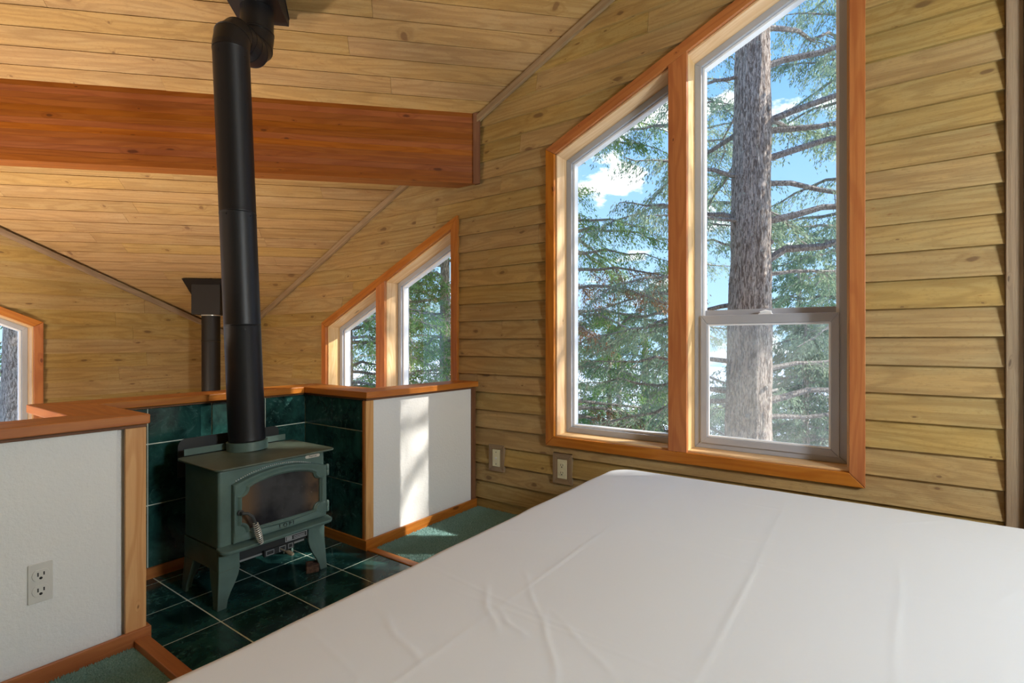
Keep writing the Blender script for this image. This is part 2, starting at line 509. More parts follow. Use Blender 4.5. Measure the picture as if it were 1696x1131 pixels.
M_needle_r = needle_material('needles_dead_russet', (0.30, 0.14, 0.07), (0.52, 0.33, 0.18))
M_snow = plain('snow', (0.86, 0.88, 0.92), 0.8, bump_scale=3, bump_d=0.1)

def stove_glass_material():
    m, nt, N, L, bs = new_mat('sooty_stove_glass')
    tc = N.new('ShaderNodeTexCoord')
    n1 = noise_node(nt, tc.outputs['Object'], 7, 3, 0.6)
    n2 = noise_node(nt, tc.outputs['Object'], 150, 2, 0.6)
    sp = N.new('ShaderNodeSeparateXYZ'); L.new(tc.outputs['Object'], sp.inputs[0])
    col = mix_col(nt, smooth(nt, n1, 0.35, 0.65), (0.012, 0.013, 0.017), (0.055, 0.055, 0.058))
    side = smooth(nt, math_node(nt, 'ABSOLUTE', math_node(nt, 'SUBTRACT', sp.outputs['X'], 1.405)), 0.09, 0.19)
    col = mix_col(nt, math_node(nt, 'MULTIPLY', side, smooth(nt, n1, 0.30, 0.6)), col, (0.15, 0.088, 0.045))
    col = mix_col(nt, smooth(nt, n2, 0.70, 0.76), col, (0.32, 0.33, 0.33))
    L.new(col, bs.inputs['Base Color']); bs.inputs['Roughness'].default_value = 0.28
    bs.inputs['Specular IOR Level'].default_value = 0.55
    return m
M_stove_glass = stove_glass_material()

# ================================================================== SETTING
AY, AX, AZ = (0, 1, 0), (1, 0, 0), (0, 0, 1)
AV = (1, -1, 0)
SLOPE_R = (0, 1, -SL); SLOPE_L = (1, 0, -SL)

# windows in wall coordinates (a along the wall towards the far corner, z up)
class Win: pass
def win(lo, hi, zb, zhi, m0, m1, cw=0.063):
    w = Win(); w.lo, w.hi, w.zb, w.zhi, w.m0, w.m1, w.cw = lo, hi, zb, zhi, m0, m1, cw
    w.top = lambda a: zhi + SL * (hi - a)
    w.cv = cw / math.cos(math.atan(SL))
    return w
def win_poly(w, off):
    """opening outline grown by off (negative shrinks): lo-bottom, hi-bottom, hi-top, lo-top"""
    lo, hi, zb = w.lo - off, w.hi + off, w.zb - off
    dv = off / math.cos(math.atan(SL))
    return [(lo, zb), (hi, zb), (hi, w.top(hi) + dv), (lo, w.top(lo) + dv)]
def win_half(w, off):
    dv = off / math.cos(math.atan(SL))
    return [(-1, 0, -(w.lo - off)), (1, 0, w.hi + off), (0, -1, -(w.zb - off)), (SL, 1, w.zhi + SL * w.hi + dv)]

win1 = win(0.114, 1.727, 0.581, 2.424, 0.871, 0.975)
win2 = win(2.628, 4.183, -0.45, 1.336, 3.372, 3.479)
win3 = win(-0.36, 1.217, -0.45, 1.326, 0.40, 0.505, 0.060)

def right(a, z, n): return (W + n, a, z)
def left(a, z, n): return (a, YC + n, z)

def slab(name, wins, amin, amax, zlo, at, mat, n0=0.014, n1=0.135, kdrop=0.0):
    """structural wall behind the boards, with the window openings cut out"""
    mb = MB()
    cells = [[(amin, zlo), (amax, zlo), (amax, 6), (amin, 6)]]
    ctop = C0 - SL * (W if at is right else YC) + 0.03
    cells = [clip(c, SL, 1, ctop) for c in cells]
    for w in wins:
        nxt = []
        for c in cells:
            nxt += subtract(c, win_half(w, 0.012))
        cells = nxt
    for c in cells:
        mb.prism([at(a, z, n0) for a, z in c], [at(a, z, n1) for a, z in c])
    o = mb.build(name, mat)
    tag(o, kind='structure')
    return o

ROW, ROW0 = 0.1277, 0.0721
def siding(parent, wins, amin, amax, rows, at, mat, zfloor, seed, extra_holes=()):
    rnd = random.Random(seed)
    ctop = C0 - SL * (W if at is right else YC)
    for k in rows:
        z0, z1 = ROW0 + k * ROW, ROW0 + (k + 1) * ROW
        cuts = [amin]
        a = amin + rnd.uniform(0.6, 3.0)
        while a < amax - 0.5:
            cuts.append(a); a += rnd.uniform(1.6, 3.6)
        cuts.append(amax)
        for a0, a1 in zip(cuts[:-1], cuts[1:]):
            p = [(a0 + 0.0008, max(z0, zfloor(a0, a1))), (a1 - 0.0008, max(z0, zfloor(a0, a1))), (a1 - 0.0008, z1), (a0 + 0.0008, z1)]
            if p[0][1] >= z1 - 0.005: continue
            p = clip(p, SL, 1, ctop)
            if not p: continue
            pieces = [p]
            for h in [win_half(w, w.cw * 0.55) for w in wins] + list(extra_holes):
                nxt = []
                for q in pieces: nxt += subtract(q, h)
                pieces = nxt
            for g in connected_groups(pieces):
                mb = MB()
                wob = rnd.uniform(-0.0015, 0.0015)
                def nf(z): return -0.015 + wob + 0.020 * (z - z0) / ROW
                for q in g:
                    mb.prism([at(a, z, nf(z)) for a, z in q], [at(a, z, 0.0142) for a, z in q])
                mb.build('siding_board', mat, parent)

# ---- walls
slab_mat = wood('grey', AY)
wall_right = slab('wall_right', [win1, win2], -2.8, YC + 0.135, LOW, right, slab_mat)
wall_left = slab('wall_left', [win3], -3.6, W + 0.135, LOW, left, wood('grey', AX))

# little frames round the two wall plates: boards stop at them
hole1 = [(-1, 0, -2.140), (1, 0, 2.272), (0, -1, -0.282), (0, 1, 0.470)]
hole2 = [(-1, 0, -1.600), (1, 0, 1.742), (0, -1, -0.270), (0, 1, 0.478)]
siding(wall_right, [win1], -0.425, 2.40, range(-1, 7), right, wood('siding', AY), lambda a0, a1: 0.0, 3, [hole1, hole2])
siding(wall_right, [win2], 2.40, YC - 0.012, range(-12, 7), right, wood('siding', AY), lambda a0, a1: -9, 4)
siding(wall_right, [win1, win2], -0.425, YC - 0.012, range(7, 32), right, wood('siding', AY), lambda a0, a1: 0.0, 8)
siding(wall_left, [win3], -3.4, W - 0.012, range(-12, 24), left, wood('siding', AX), lambda a0, a1: -9, 5)

# ---- ceiling: one plane falling towards the far corner
def ceil_pt(u, v, off=0.0):
    """u horizontally down the slope, v along the beam; off lifts along the plane's normal"""
    s = SL * R2
    nx = 1 / math.sqrt(1 + s * s)
    return ((u + v) / R2 + off * s * nx / R2, (u - v) / R2 + off * s * nx / R2, C0 - s * u + off * nx)
U_RIDGE = -0.6
mb = MB()
p = [(U_RIDGE, -9.5), (6.9, -9.5), (6.9, 6.0), (U_RIDGE, 6.0)]
p = clip(p, 1, 1, W * R2 + 0.85); p = clip(p, 1, -1, YC * R2 + 0.85)
mb.prism([ceil_pt(u, v, 0.016) for u, v in p], [ceil_pt(u, v, 0.20) for u, v in p])
ceiling = mb.build('ceiling', wood('grey', AV)); tag(ceiling, kind='structure')
CROW, CU0 = 0.1021, 4.7766
rnd = random.Random(21)
mat_ceil = wood('ceiling', AV)
for k in range(-45, 15):
    u0, u1 = CU0 + k * CROW, CU0 + (k + 1) * CROW
    vlo, vhi = u0 - YC * R2, W * R2 - u0
    cuts = [vlo]
    v = vlo + rnd.uniform(0.5, 2.4)
    while v < vhi - 0.4:
        cuts.append(v); v += rnd.uniform(1.3, 3.4)
    cuts.append(vhi)
    for v0, v1 in zip(cuts[:-1], cuts[1:]):
        if v1 < -4.6: continue
        q = [(u0, v0 + 0.0008), (u1 - 0.0009, v0 + 0.0008), (u1 - 0.0009, v1 - 0.0008), (u0, v1 - 0.0008)]
        q = clip(q, 1, 1, W * R2 - 0.002); q = clip(q, 1, -1, YC * R2 - 0.002) if q else q
        if not q: continue
        wob = rnd.uniform(-0.0015, 0.0015)
        def off(u): return -0.004 + wob * 0.6 + 0.0055 * (u - u0) / CROW
        mb = MB(); mb.prism([ceil_pt(u, v, off(u)) for u, v in q], [ceil_pt(u, v, 0.0165) for u, v in q])
        mb.build('ceiling_board', mat_ceil, ceiling)

# the other slope of the roof, behind the camera
mb = MB()
def ceil2(u, v, off): 
    q = ceil_pt(2 * U_RIDGE - u, v, off)
    return ((u + v) / R2, (u - v) / R2, q[2])
p = [(U_RIDGE, -9.5), (-5.5, -9.5), (-5.5, 6.0), (U_RIDGE, 6.0)]
mb.prism([ceil2(u, v, 0.016) for u, v in p], [ceil2(u, v, 0.2) for u, v in p])
tag(mb.build('ceiling_back', mat_ceil), kind='structure')

# trim along the two junctions of ceiling and wall
def slope_trim(name, at, amin, amax, mat):
    ct = C0 - SL * (W if at is right else YC)
    top = lambda a: ct - SL * a - 0.012
    mb = MB()
    p = [(amin, top(amin) - 0.052), (amax, top(amax) - 0.052), (amax, top(amax)), (amin, top(amin))]
    mb.prism([at(a, z, -0.040) for a, z in p], [at(a, z, -0.013) for a, z in p])
    o = mb.build(name, mat, bevel=0.002); tag(o, kind='structure')
slope_trim('trim_1', right, -0.6, YC - 0.01, wood('grey', SLOPE_R))
slope_trim('trim_2', left, -3.4, W - 0.045, wood('grey', SLOPE_L))
# corner board at the right end of the window wall, drywall return next to it
mb = MB(); mb.box(W - 0.024, -0.478, 0.02, W + 0.01, -0.426, 4.15)
tag(mb.build('trim_3', wood('grey', AZ), bevel=0.002), kind='structure')
mb = MB(); mb.box(2.885, -0.60, 0.0, W + 0.012, -0.484, 4.05)
tag(mb.build('wall_side', M_dry), kind='structure')
# the remaining shell, out of the picture
mb = MB(); mb.box(-3.75, -2.8, LOW, -3.6, YC + 0.135, 5.2)
tag(mb.build('wall_opposite', wood('siding', AY)), kind='structure')
mb = MB(); mb.box(-3.75, -2.95, LOW, W + 0.135, -2.8, 5.4)
tag(mb.build('wall_back', wood('siding', AX)), kind='structure')

# ---- floors
mb = MB(); mb.box(-3.6, -4.5, -0.20, 0.74, 2.44, 0.0); mb.box(0.74, -4.5, -0.2, W + 0.014, 2.44, 0.0)
floor = mb.build('floor', M_carpet); tag(floor, kind='structure')
mb = MB(); mb.box(-3.6, -4.5, LOW - 0.15, W, YC, LOW)
tag(mb.build('floor_lower', M_lowfloor), kind='structure')

# carpet pile: short tufts where the carpet shows
def pile(areas, per_m2):
    cos, idx = [], []
    n0 = 0
    for x0, y0, x1, y1 in areas:
        n = int((x1 - x0) * (y1 - y0) * per_m2)
        px = rng.uniform(x0, x1, n); py = rng.uniform(y0, y1, n)
        h = rng.uniform(0.006, 0.012, n); r = rng.uniform(0.0025, 0.0045, n)
        lx = rng.normal(0, 0.004, n); ly = rng.normal(0, 0.004, n); ang = rng.uniform(0, 6.28, n)
        ring = []
        for k in range(3):
            a = ang + k * 2.094
            ring.append(np.stack([px + r * np.cos(a), py + r * np.sin(a), np.full(n, -0.001)], 1))
        tip = np.stack([px + lx, py + ly, h], 1)
        co = np.stack(ring + [tip], 1).reshape(-1, 3)
        b = (np.arange(n) * 4)[:, None] + n0
        f = np.concatenate([b + [0, 1, 3], b + [1, 2, 3], b + [2, 0, 3]], 1).reshape(-1)
        cos.append(co); idx.append(f); n0 += n * 4
    return raw_mesh('carpet_pile', np.concatenate(cos), 3, np.concatenate(idx), M_carpet, floor, 'stuff')
pile([(1.99, 1.15, 2.92, 2.385), (0.05, 1.15, 0.785, 2.385)], 42000)

# ---- ground outside
g = 40
mb = MB()
mb.v = [(-60, -60, LOW - 0.35), (90, -60, LOW - 0.35), (90, 90, LOW - 0.35), (-60, 90, LOW - 0.35)]; mb.f = [(0, 1, 2, 3)]
tag(mb.build('ground', M_snow), kind='structure')

# ================================================================== WINDOWS
def ring_prism(mb, outer, inner, at, n0, n1):
    k = len(outer)
    for i in range(k):
        j = (i + 1) % k
        mb.prism([at(*outer[i], n0), at(*outer[j], n0), at(*inner[j], n0), at(*inner[i], n0)],
                 [at(*outer[i], n1), at(*outer[j], n1), at(*inner[j], n1), at(*inner[i], n1)])

def shrink(poly_fn, d): return poly_fn(-d)

def build_window(name, w, at, along, slope, hung):
    root = empty(name, at((w.lo + w.hi) / 2, w.zb, 0)); tag(root, kind='structure')
    o, i = win_poly(w, w.cw), win_poly(w, 0)
    mats = [wood('fir', along), wood('fir', AZ), wood('fir', slope), wood('fir', AZ)]
    for k in range(4):
        j = (k + 1) % 4
        q = [o[k], o[j], i[j], i[k]]
        # a hair of a mitre gap
        cx = sum(p[0] for p in q) / 4; cz = sum(p[1] for p in q) / 4
        q = [(cx + (p[0] - cx) * 0.9992, cz + (p[1] - cz) * 0.9992) for p in q]
        mb = MB(); mb.prism([at(a, z, -0.031) for a, z in q], [at(a, z, -0.004) for a, z in q])
        mb.build('casing', mats[k], root, bevel=0.0025)
    # mullion board
    q = [(w.m0, w.zb), (w.m1, w.zb), (w.m1, w.top(w.m1)), (w.m0, w.top(w.m0))]
    mb = MB(); mb.prism([at(a, z, -0.0305) for a, z in q], [at(a, z, -0.004) for a, z in q])
    mb.build('mullion_board', wood('fir', AZ), root, bevel=0.0025)
    mb = MB()
    mm0, mm1 = w.m0 + 0.009, w.m1 - 0.009
    q = [(mm0, w.zb), (mm1, w.zb), (mm1, w.top(mm1)), (mm0, w.top(mm0))]
    mb.prism([at(a, z, -0.003) for a, z in q], [at(a, z, 0.17) for a, z in q])
    mb.build('mullion_post', wood('pale', AZ), root)
    # two lights
    for li, (lo, hi) in enumerate(((w.lo, w.m0 + 0.009), (w.m1 - 0.009, w.hi))):
        def poly(d, lo=lo, hi=hi):
            dv = d / math.cos(math.atan(SL))
            l, h, b = lo + d, hi - d, w.zb + d
            return [(l, b), (h, b), (h, w.top(h) - dv), (l, w.top(l) - dv)]
        jd = 0.010
        po, pi = poly(0.0), poly(jd)
        jm = [wood('jamb', along), wood('jamb', AZ), wood('jamb', slope), wood('jamb', AZ)]
        for k in range(4):
            j = (k + 1) % 4
            q = [po[k], po[j], pi[j], pi[k]]
            mb = MB(); mb.prism([at(a, z, -0.0035) for a, z in q], [at(a, z, 0.150) for a, z in q])
            mb.build('jamb', jm[k], root)
        mb = MB(); ring_prism(mb, poly(jd), poly(jd + 0.038), at, 0.118, 0.215)
        fr = mb.build('frame', M_vinyl_shaded, root, bevel=0.003)
        mb = MB(); ring_prism(mb, poly(jd + 0.0385), poly(jd + 0.052), at, 0.140, 0.190)
        mb.build('glazing_bead', M_vinyl_in, root, bevel=0.002)
        if hung and li == 0:
            zm = 1.345            # meeting rail
            l, h = lo + jd + 0.038, hi - jd - 0.038
            # fixed upper light
            mb = MB(); mb.prism([at(l, zm, 0.150), at(h, zm, 0.150), at(h, zm + 0.034, 0.150), at(l, zm + 0.034, 0.150)],
                                [at(l, zm, 0.185), at(h, zm, 0.185), at(h, zm + 0.034, 0.185), at(l, zm + 0.034, 0.185)])
            mb.build('meeting_rail', M_vinyl_shaded, root, bevel=0.003)
            pane = [(l, zm + 0.02), (h, zm + 0.02), (h, w.top(h) - 0.05), (l, w.top(l) - 0.05)]
            mb = MB(); mb.prism([at(a, z, 0.166) for a, z in pane], [at(a, z, 0.170) for a, z in pane])
            mb.build('glass_pane', M_glass, root)
            # sliding lower sash
            so = [(l - 0.002, w.zb + jd + 0.030), (h + 0.002, w.zb + jd + 0.030), (h + 0.002, zm + 0.002), (l - 0.002, zm + 0.002)]
            t = 0.036
            si = [(so[0][0] + t, so[0][1] + t), (so[1][0] - t, so[1][1] + t), (so[2][0] - t, so[2][1] - t - 0.012), (so[3][0] + t, so[3][1] - t - 0.012)]
            mb = MB(); ring_prism(mb, so, si, at, 0.108, 0.142)
            sash = mb.build('sash', M_vinyl_shaded, root, bevel=0.003)
            t2 = 0.010
            sj = [(si[0][0] + t2, si[0][1] + t2), (si[1][0] - t2, si[1][1] + t2), (si[2][0] - t2, si[2][1] - t2), (si[3][0] + t2, si[3][1] - t2)]
            mb = MB(); ring_prism(mb, si, sj, at, 0.116, 0.136); mb.build('glazing_bead', M_vinyl_in, sash, bevel=0.002)
            mb = MB(); mb.prism([at(a, z, 0.124) for a, z in sj], [at(a, z, 0.128) for a, z in sj]); mb.build('glass_pane', M_glass, sash)
            mb = MB(); mb.prism([at(a, z, 0.190) for a, z in si], [at(a, z, 0.1905) for a, z in si]); mb.build('insect_screen', M_screen, root)
            # latch on the meeting rail
            ac = (l + h) / 2
            mb = MB()
            mb.prism([at(ac - 0.035, zm + 0.002, 0.112), at(ac + 0.035, zm + 0.002, 0.112), at(ac + 0.035, zm + 0.002, 0.138), at(ac - 0.035, zm + 0.002, 0.138)],
                     [at(ac - 0.028, zm + 0.010, 0.114), at(ac + 0.028, zm + 0.010, 0.114), at(ac + 0.028, zm + 0.010, 0.136), at(ac - 0.028, zm + 0.010, 0.136)])
            mb.tube([at(ac - 0.03, zm + 0.012, 0.118), at(ac, zm + 0.018, 0.116), at(ac + 0.025, zm + 0.013, 0.108)], [0.006, 0.008, 0.004], 8)
            mb.build('sash_latch', M_vinyl_in, sash, smooth='auto')
        else:
            pane = poly(jd + 0.05)
            mb = MB(); mb.prism([at(a, z, 0.164) for a, z in pane], [at(a, z, 0.168) for a, z in pane])
            mb.build('glass_pane', M_glass, root)
    return root
build_window('window_1', win1, right, AY, SLOPE_R, True)
build_window('window_2', win2, right, AY, SLOPE_R, False)
build_window('window_3', win3, left, AX, SLOPE_L, False)

# ================================================================== BEAM
UB0, UB1 = 3.737, 3.872
ZB0 = 2.345
def uv(u, v, z): return ((u + v) / R2, (u - v) / R2, z)
beam = empty('glulam_beam', uv(UB0 + 0.06, 0, ZB0))
tag(beam, 'deep orange laminated timber beam crossing under the sloping board ceiling', 'beam')
zt = C0 - SL * R2 * UB0 + 0.008
nl = 13
for k in range(nl):
    a, b = ZB0 + (zt - ZB0) * k / nl, ZB0 + (zt - ZB0) * (k + 1) / nl
    d = random.uniform(0, 0.0012)
    mb = MB()
    ve0, ve1 = W * R2 - UB0 - 0.026, W * R2 - UB1 - 0.026
    vs0, vs1 = UB0 - YC * R2 + 0.02, UB1 - YC * R2 + 0.02
    top_cut = C0 - SL * R2 * UB1 - 0.005
    u1k = UB1 - d
    if b > top_cut: u1k = min(UB1 - d, UB0 + max(0.01, (C0 - 0.004 - b) / (SL * R2) - UB0))
    e = 0.0006
    mb.prism([uv(UB0 + d, vs0, a + e), uv(u1k, vs1, a + e), uv(u1k, ve1, a + e), uv(UB0 + d, ve0, a + e)],
             [uv(UB0 + d, vs0, b), uv(u1k, vs1, b), uv(u1k, ve1, b), uv(UB0 + d, ve0, b)])
    mb.build('lamination', wood('beam', AV), beam)
mb = MB()
vv = W * R2 - UB0
mb.prism([uv(UB0 - 0.012, vv - 0.062, ZB0 - 0.004), uv(UB0 + 0.012, vv - 0.04, ZB0 - 0.004), uv(UB0 + 0.03, vv - 0.045, ZB0 - 0.004), uv(UB0 - 0.006, vv - 0.012, ZB0 - 0.004), uv(UB0 - 0.028, vv - 0.012, ZB0 - 0.004)],
         [uv(UB0 - 0.012, vv - 0.062, zt - 0.01), uv(UB0 + 0.012, vv - 0.04, zt - 0.01), uv(UB0 + 0.03, vv - 0.045, zt - 0.01), uv(UB0 - 0.006, vv - 0.012, zt - 0.01), uv(UB0 - 0.028, vv - 0.012, zt - 0.01)])
mb.build('end_strip', wood('brown', AZ), beam)

# ================================================================== HALF WALL ROUND THE STOVE ALCOVE
hw = empty('wall_half', (1.4, 2.5, 0)); tag(hw, kind='structure')
FX0, FX1 = 0.835, 1.930        # alcove side faces
FY0, FY1 = 2.405, 3.000        # front faces, alcove back face
TOPZ, CAPT = 0.913, 0.038
ZC = TOPZ - CAPT
TH_W = 0.125
# cores
mb = MB(); mb.box(-3.6, FY0, 0.0, FX0 - 0.09, FY0 + TH_W, ZC - 0.001); mb.build('drywall_panel', M_dry, hw, bevel=0.004)
mb = MB(); mb.box(FX0 - 0.0905, FY0 + 0.022, 0, FX0 - 0.012, FY0 + TH_W, ZC - 0.001); mb.build('corner_stud', M_dry, hw)
mb = MB(); mb.box(FX1 + 0.052, FY0, 0.0, W - 0.018, FY0 + TH_W, ZC - 0.001); mb.build('drywall_panel', M_dry, hw, bevel=0.002)
mb = MB(); mb.box(FX1 + 0.012, FY0 + 0.006, 0, FX1 + 0.0515, FY0 + TH_W, ZC - 0.001); mb.build('corner_stud', M_dry, hw)
mb = MB(); mb.box(FX0 - TH_W, FY0 + TH_W + 0.0005, -0.2, FX0 - 0.012, FY1 + TH_W, ZC - 0.001); mb.build('alcove_side', M_dry, hw)
mb = MB(); mb.box(FX1 + 0.012, FY0 + TH_W + 0.0005, -0.2, FX1 + TH_W, FY1 + TH_W, ZC - 0.001); mb.build('alcove_side', M_dry, hw)
mb = MB(); mb.box(FX0 - 0.0115, FY1 + 0.012, -0.2, FX1 + 0.0115, FY1 + TH_W, ZC - 0.001); mb.build('alcove_back', M_grout, hw)
# grout beds
mb = MB(); mb.box(FX0 - 0.0118, FY0 + 0.012, 0, FX0 - 0.0035, FY1 + 0.0118, ZC - 0.002); mb.build('grout_bed', M_grout, hw)
mb = MB(); mb.box(FX1 + 0.0035, FY0 + 0.012, 0, FX1 + 0.0118, FY1 + 0.0118, ZC - 0.002); mb.build('grout_bed', M_grout, hw)
mb = MB(); mb.box(FX0 - 0.003, FY1 + 0.0035, 0, FX1 + 0.003, FY1 + 0.0116, ZC - 0.002); mb.build('grout_bed', M_grout, hw)
# wall tiles
GR = 0.0028
zj = [0.0, 0.373, 0.682, ZC - 0.012]
xj = [FX0, 1.056, 1.362, 1.667, FX1]
for a, b in zip(zj[:-1], zj[1:]):
    for x0, x1 in zip(xj[:-1], xj[1:]):
        mb = MB(); mb.box(x0 + GR, FY1 - 0.003, a + GR, x1 - GR, FY1 + 0.006, b - GR)
        mb.build('tile', M_tile, hw, bevel=0.0015)
    for y0, y1 in ((FY0 + 0.022, 2.712), (2.712, FY1 - 0.004)):
        for sx in (0, 1):
            mb = MB()
            if sx: mb.box(FX1 - 0.003, y0 + GR, a + GR, FX1 + 0.006, y1 - GR, b - GR)
            else: mb.box(FX0 - 0.006, y0 + GR, a + GR, FX0 + 0.003, y1 - GR, b - GR)
            mb.build('tile', M_tile, hw, bevel=0.0015)
# posts at the alcove's mouth
mb = MB(); mb.box(FX0 - 0.068, FY0 - 0.012, 0.0, FX0 + 0.003, FY0 + 0.0055, ZC - 0.016); mb.build('corner_post', wood('pale', AZ), hw, bevel=0.003)
mb = MB(); mb.box(FX0 - 0.010, FY0 + 0.0057, 0.0, FX0 + 0.003, FY0 + 0.020, ZC - 0.016); mb.build('corner_post', wood('pale', AZ), hw)
mb = MB(); mb.box(FX1 - 0.004, FY0 - 0.010, 0.0, FX1 + 0.0515, FY0 + 0.0055, ZC - 0.016); mb.build('corner_post', wood('pale', AZ), hw, bevel=0.003)
mb = MB(); mb.box(FX1 - 0.006, FY0 + 0.0057, 0.0, FX1 + 0.011, FY0 + 0.020, ZC - 0.016); mb.build('corner_post', wood('fir', AZ), hw)
# board closing the panel against the window wall
mb = MB(); mb.box(W - 0.060, FY0 - 0.010, 0.0, W - 0.016, FY0 + TH_W, ZC - 0.004); mb.build('end_board', wood('brown', AZ), hw, bevel=0.003)
# cap boards
CO = 0.036
def cap_board(poly, along):
    mb = MB(); mb.prism([(x, y, ZC) for x, y in poly], [(x, y, TOPZ) for x, y in poly])
    mb.build('cap_board', wood('fir', along), hw, bevel=0.004)
cw_ = 0.205
xi0, xo0 = FX0 + 0.004, FX0 + 0.004 - cw_
xi1, xo1 = FX1 - 0.030, FX1 - 0.030 + cw_
yf, yb = FY0 - 0.048, FY0 - 0.048 + cw_
yi, yo = FY1 - 0.040, FY1 - 0.040 + cw_
e = 0.0004
cap_board([(-3.6, yf), (xi0 , yf), (xo0 + 0.0, yb), (-3.6, yb)], AX)
cap_board([(xi0 + e, yf + e), (xi0 + e, yi), (xo0 + e, yo), (xo0 + e, yb + e)], AY)
cap_board([(xi0 + 2 * e, yi + e), (xi1 - e, yi + e), (xo1 - e, yo), (xo0 + 2 * e, yo)], AX)
cap_board([(xi1, yf + e), (xi1, yi), (xo1, yo - e), (xo1, yb + e)], AY)
cap_board([(xi1 + e, yf), (W - 0.030, yf), (W - 0.030, yb), (xo1 + e, yb)], AX)
# bed moulding under the caps
def strip(x0, y0, x1, y1, z0, z1, along, kind='brown', name='moulding'):
    mb = MB(); mb.box(x0, y0, z0, x1, y1, z1); mb.build(name, wood(kind, along), hw, bevel=0.0015)
zs0, zs1 = ZC - 0.0155, ZC - 0.0005
strip(-3.6, FY0 - 0.014, FX0 + 0.004, FY0 - 0.0005, zs0, zs1, AX)
strip(FX1 - 0.006, FY0 - 0.014, W - 0.062, FY0 - 0.0005, zs0, zs1, AX)
strip(FX0 + 0.0065, FY1 - 0.014, FX1 - 0.0065, FY1 - 0.0035, zs0 + 0.003, zs1, AX)
strip(FX1 - 0.012, FY0 - 0.0004, FX1 - 0.0035, FY1 - 0.015, zs0 + 0.003, zs1, AY)
strip(FX0 + 0.0035, FY0 - 0.0004, FX0 + 0.010, FY1 - 0.015, zs0 + 0.003, zs1, AY)
# baseboards
BH = 0.062
strip(-3.6, FY0 - 0.027, FX0 + 0.015, FY0 - 0.0125, 0.0, BH, AX, 'fir', 'baseboard')
strip(FX1 - 0.017, FY0 - 0.027, W - 0.022, FY0 - 0.0105, 0.0, BH, AX, 'fir', 'baseboard')
strip(FX1 - 0.0165, FY0 - 0.010, FX1 - 0.0035, FY1 - 0.018, 0.006, BH, AY, 'fir', 'baseboard')
strip(FX0 + 0.0035, FY0 - 0.010, FX0 + 0.0150, FY1 - 0.018, 0.006, BH, AY, 'fir', 'baseboard')
strip(FX0 + 0.0045, FY1 - 0.0175, FX1 - 0.0045, FY1 - 0.0035, 0.006, BH, AX, 'fir', 'baseboard')

# ================================================================== HEARTH
hearth = empty('hearth', (1.38, 2.2, 0))
tag(hearth, 'dark green square tile hearth with pale grout beneath the stove', 'hearth')
mb = MB(); mb.box(FX0 - 0.003, 0.90, 0.0005, FX1 + 0.003, FY1 + 0.003, 0.0045); mb.build('grout_bed', M_grout, hearth)
fx = [FX0 - 0.002, 1.0755, 1.3805, 1.685, FX1 + 0.002]
fy = [0.90, 1.031, 1.345, 1.659, 1.973, 2.287, 2.601, 2.915, FY1 - 0.004]
for x0, x1 in zip(fx[:-1], fx[1:]):
    for y0, y1 in zip(fy[:-1], fy[1:]):
        mb = MB(); mb.box(x0 + 0.0034, y0 + 0.0034, 0.0046, x1 - 0.0034, y1 - 0.0034, 0.0070)
        mb.build('tile', M_tile, hearth, bevel=0.001)
mb = MB(); mb.box(FX0 - 0.045, 0.90, 0.0, FX0 + 0.005, FY0 - 0.028, 0.030); mb.build('edge_strip', wood('fir', AY), hearth, bevel=0.003)
mb = MB(); mb.box(FX1 - 0.008, 0.90, 0.0, FX1 + 0.042, FY0 - 0.028, 0.012); mb.build('edge_strip', wood('fir', AY), hearth, bevel=0.003)

# ================================================================== STOVE
stove = empty('wood_stove', (1.38, 2.55, 0.0))
tag(stove, 'dark green cast-iron wood stove with arched glass door on tiled hearth', 'stove')
SX0, SX1, SY0, SY1 = 1.112, 1.648, 2.385, 2.725
ZT = 0.637
mb = MB(); mb.box(SX0, SY0, 0.268, SX1, SY1, ZT - 0.0105); mb.build('body', M_stove, stove, bevel=0.014, seg=3)
for xa, xb in ((SX0, SX0 + 0.012), (SX1 - 0.012, SX1)):
    mb = MB(); mb.box(xa, SY0 + 0.0145, 0.1725, xb, SY1, 0.2676); mb.build('side_skirt', M_stove, stove)
mb = MB(); mb.box(SX0 + 0.0125, SY1 - 0.012, 0.1725, SX1 - 0.0125, SY1, 0.2676); mb.build('rear_skirt', M_stove, stove)
mb = MB(); mb.box(SX0 + 0.02, SY0 + 0.03, 0.185, SX1 - 0.02, SY1 - 0.01, 0.2675); mb.build('firebox_underside', M_apron, stove)
# top plate: rounded front corners
def rounded_rect(x0, y0, x1, y1, r, n=6, corners=(1, 1, 1, 1)):
    pts = []
    cs = [(x0 + r, y0 + r, 180), (x1 - r, y0 + r, 270), (x1 - r, y1 - r, 0), (x0 + r, y1 - r, 90)]
    ends = [(x0, y0), (x1, y0), (x1, y1), (x0, y1)]
    for k, (cx, cy, a0) in enumerate(cs):
        if corners[k]:
            for i in range(n + 1):
                a = math.radians(a0 + 90 * i / n)
                pts.append((cx + r * math.cos(a), cy + r * math.sin(a)))
        else: pts.append(ends[k])
    return pts
p = rounded_rect(1.086, 2.343, 1.690, 2.762, 0.035)
mb = MB(); mb.prism([(x, y, ZT - 0.010) for x, y in p], [(x, y, ZT) for x, y in p])
mb.build('top_plate', M_stove_top, stove, bevel=0.004, seg=3)
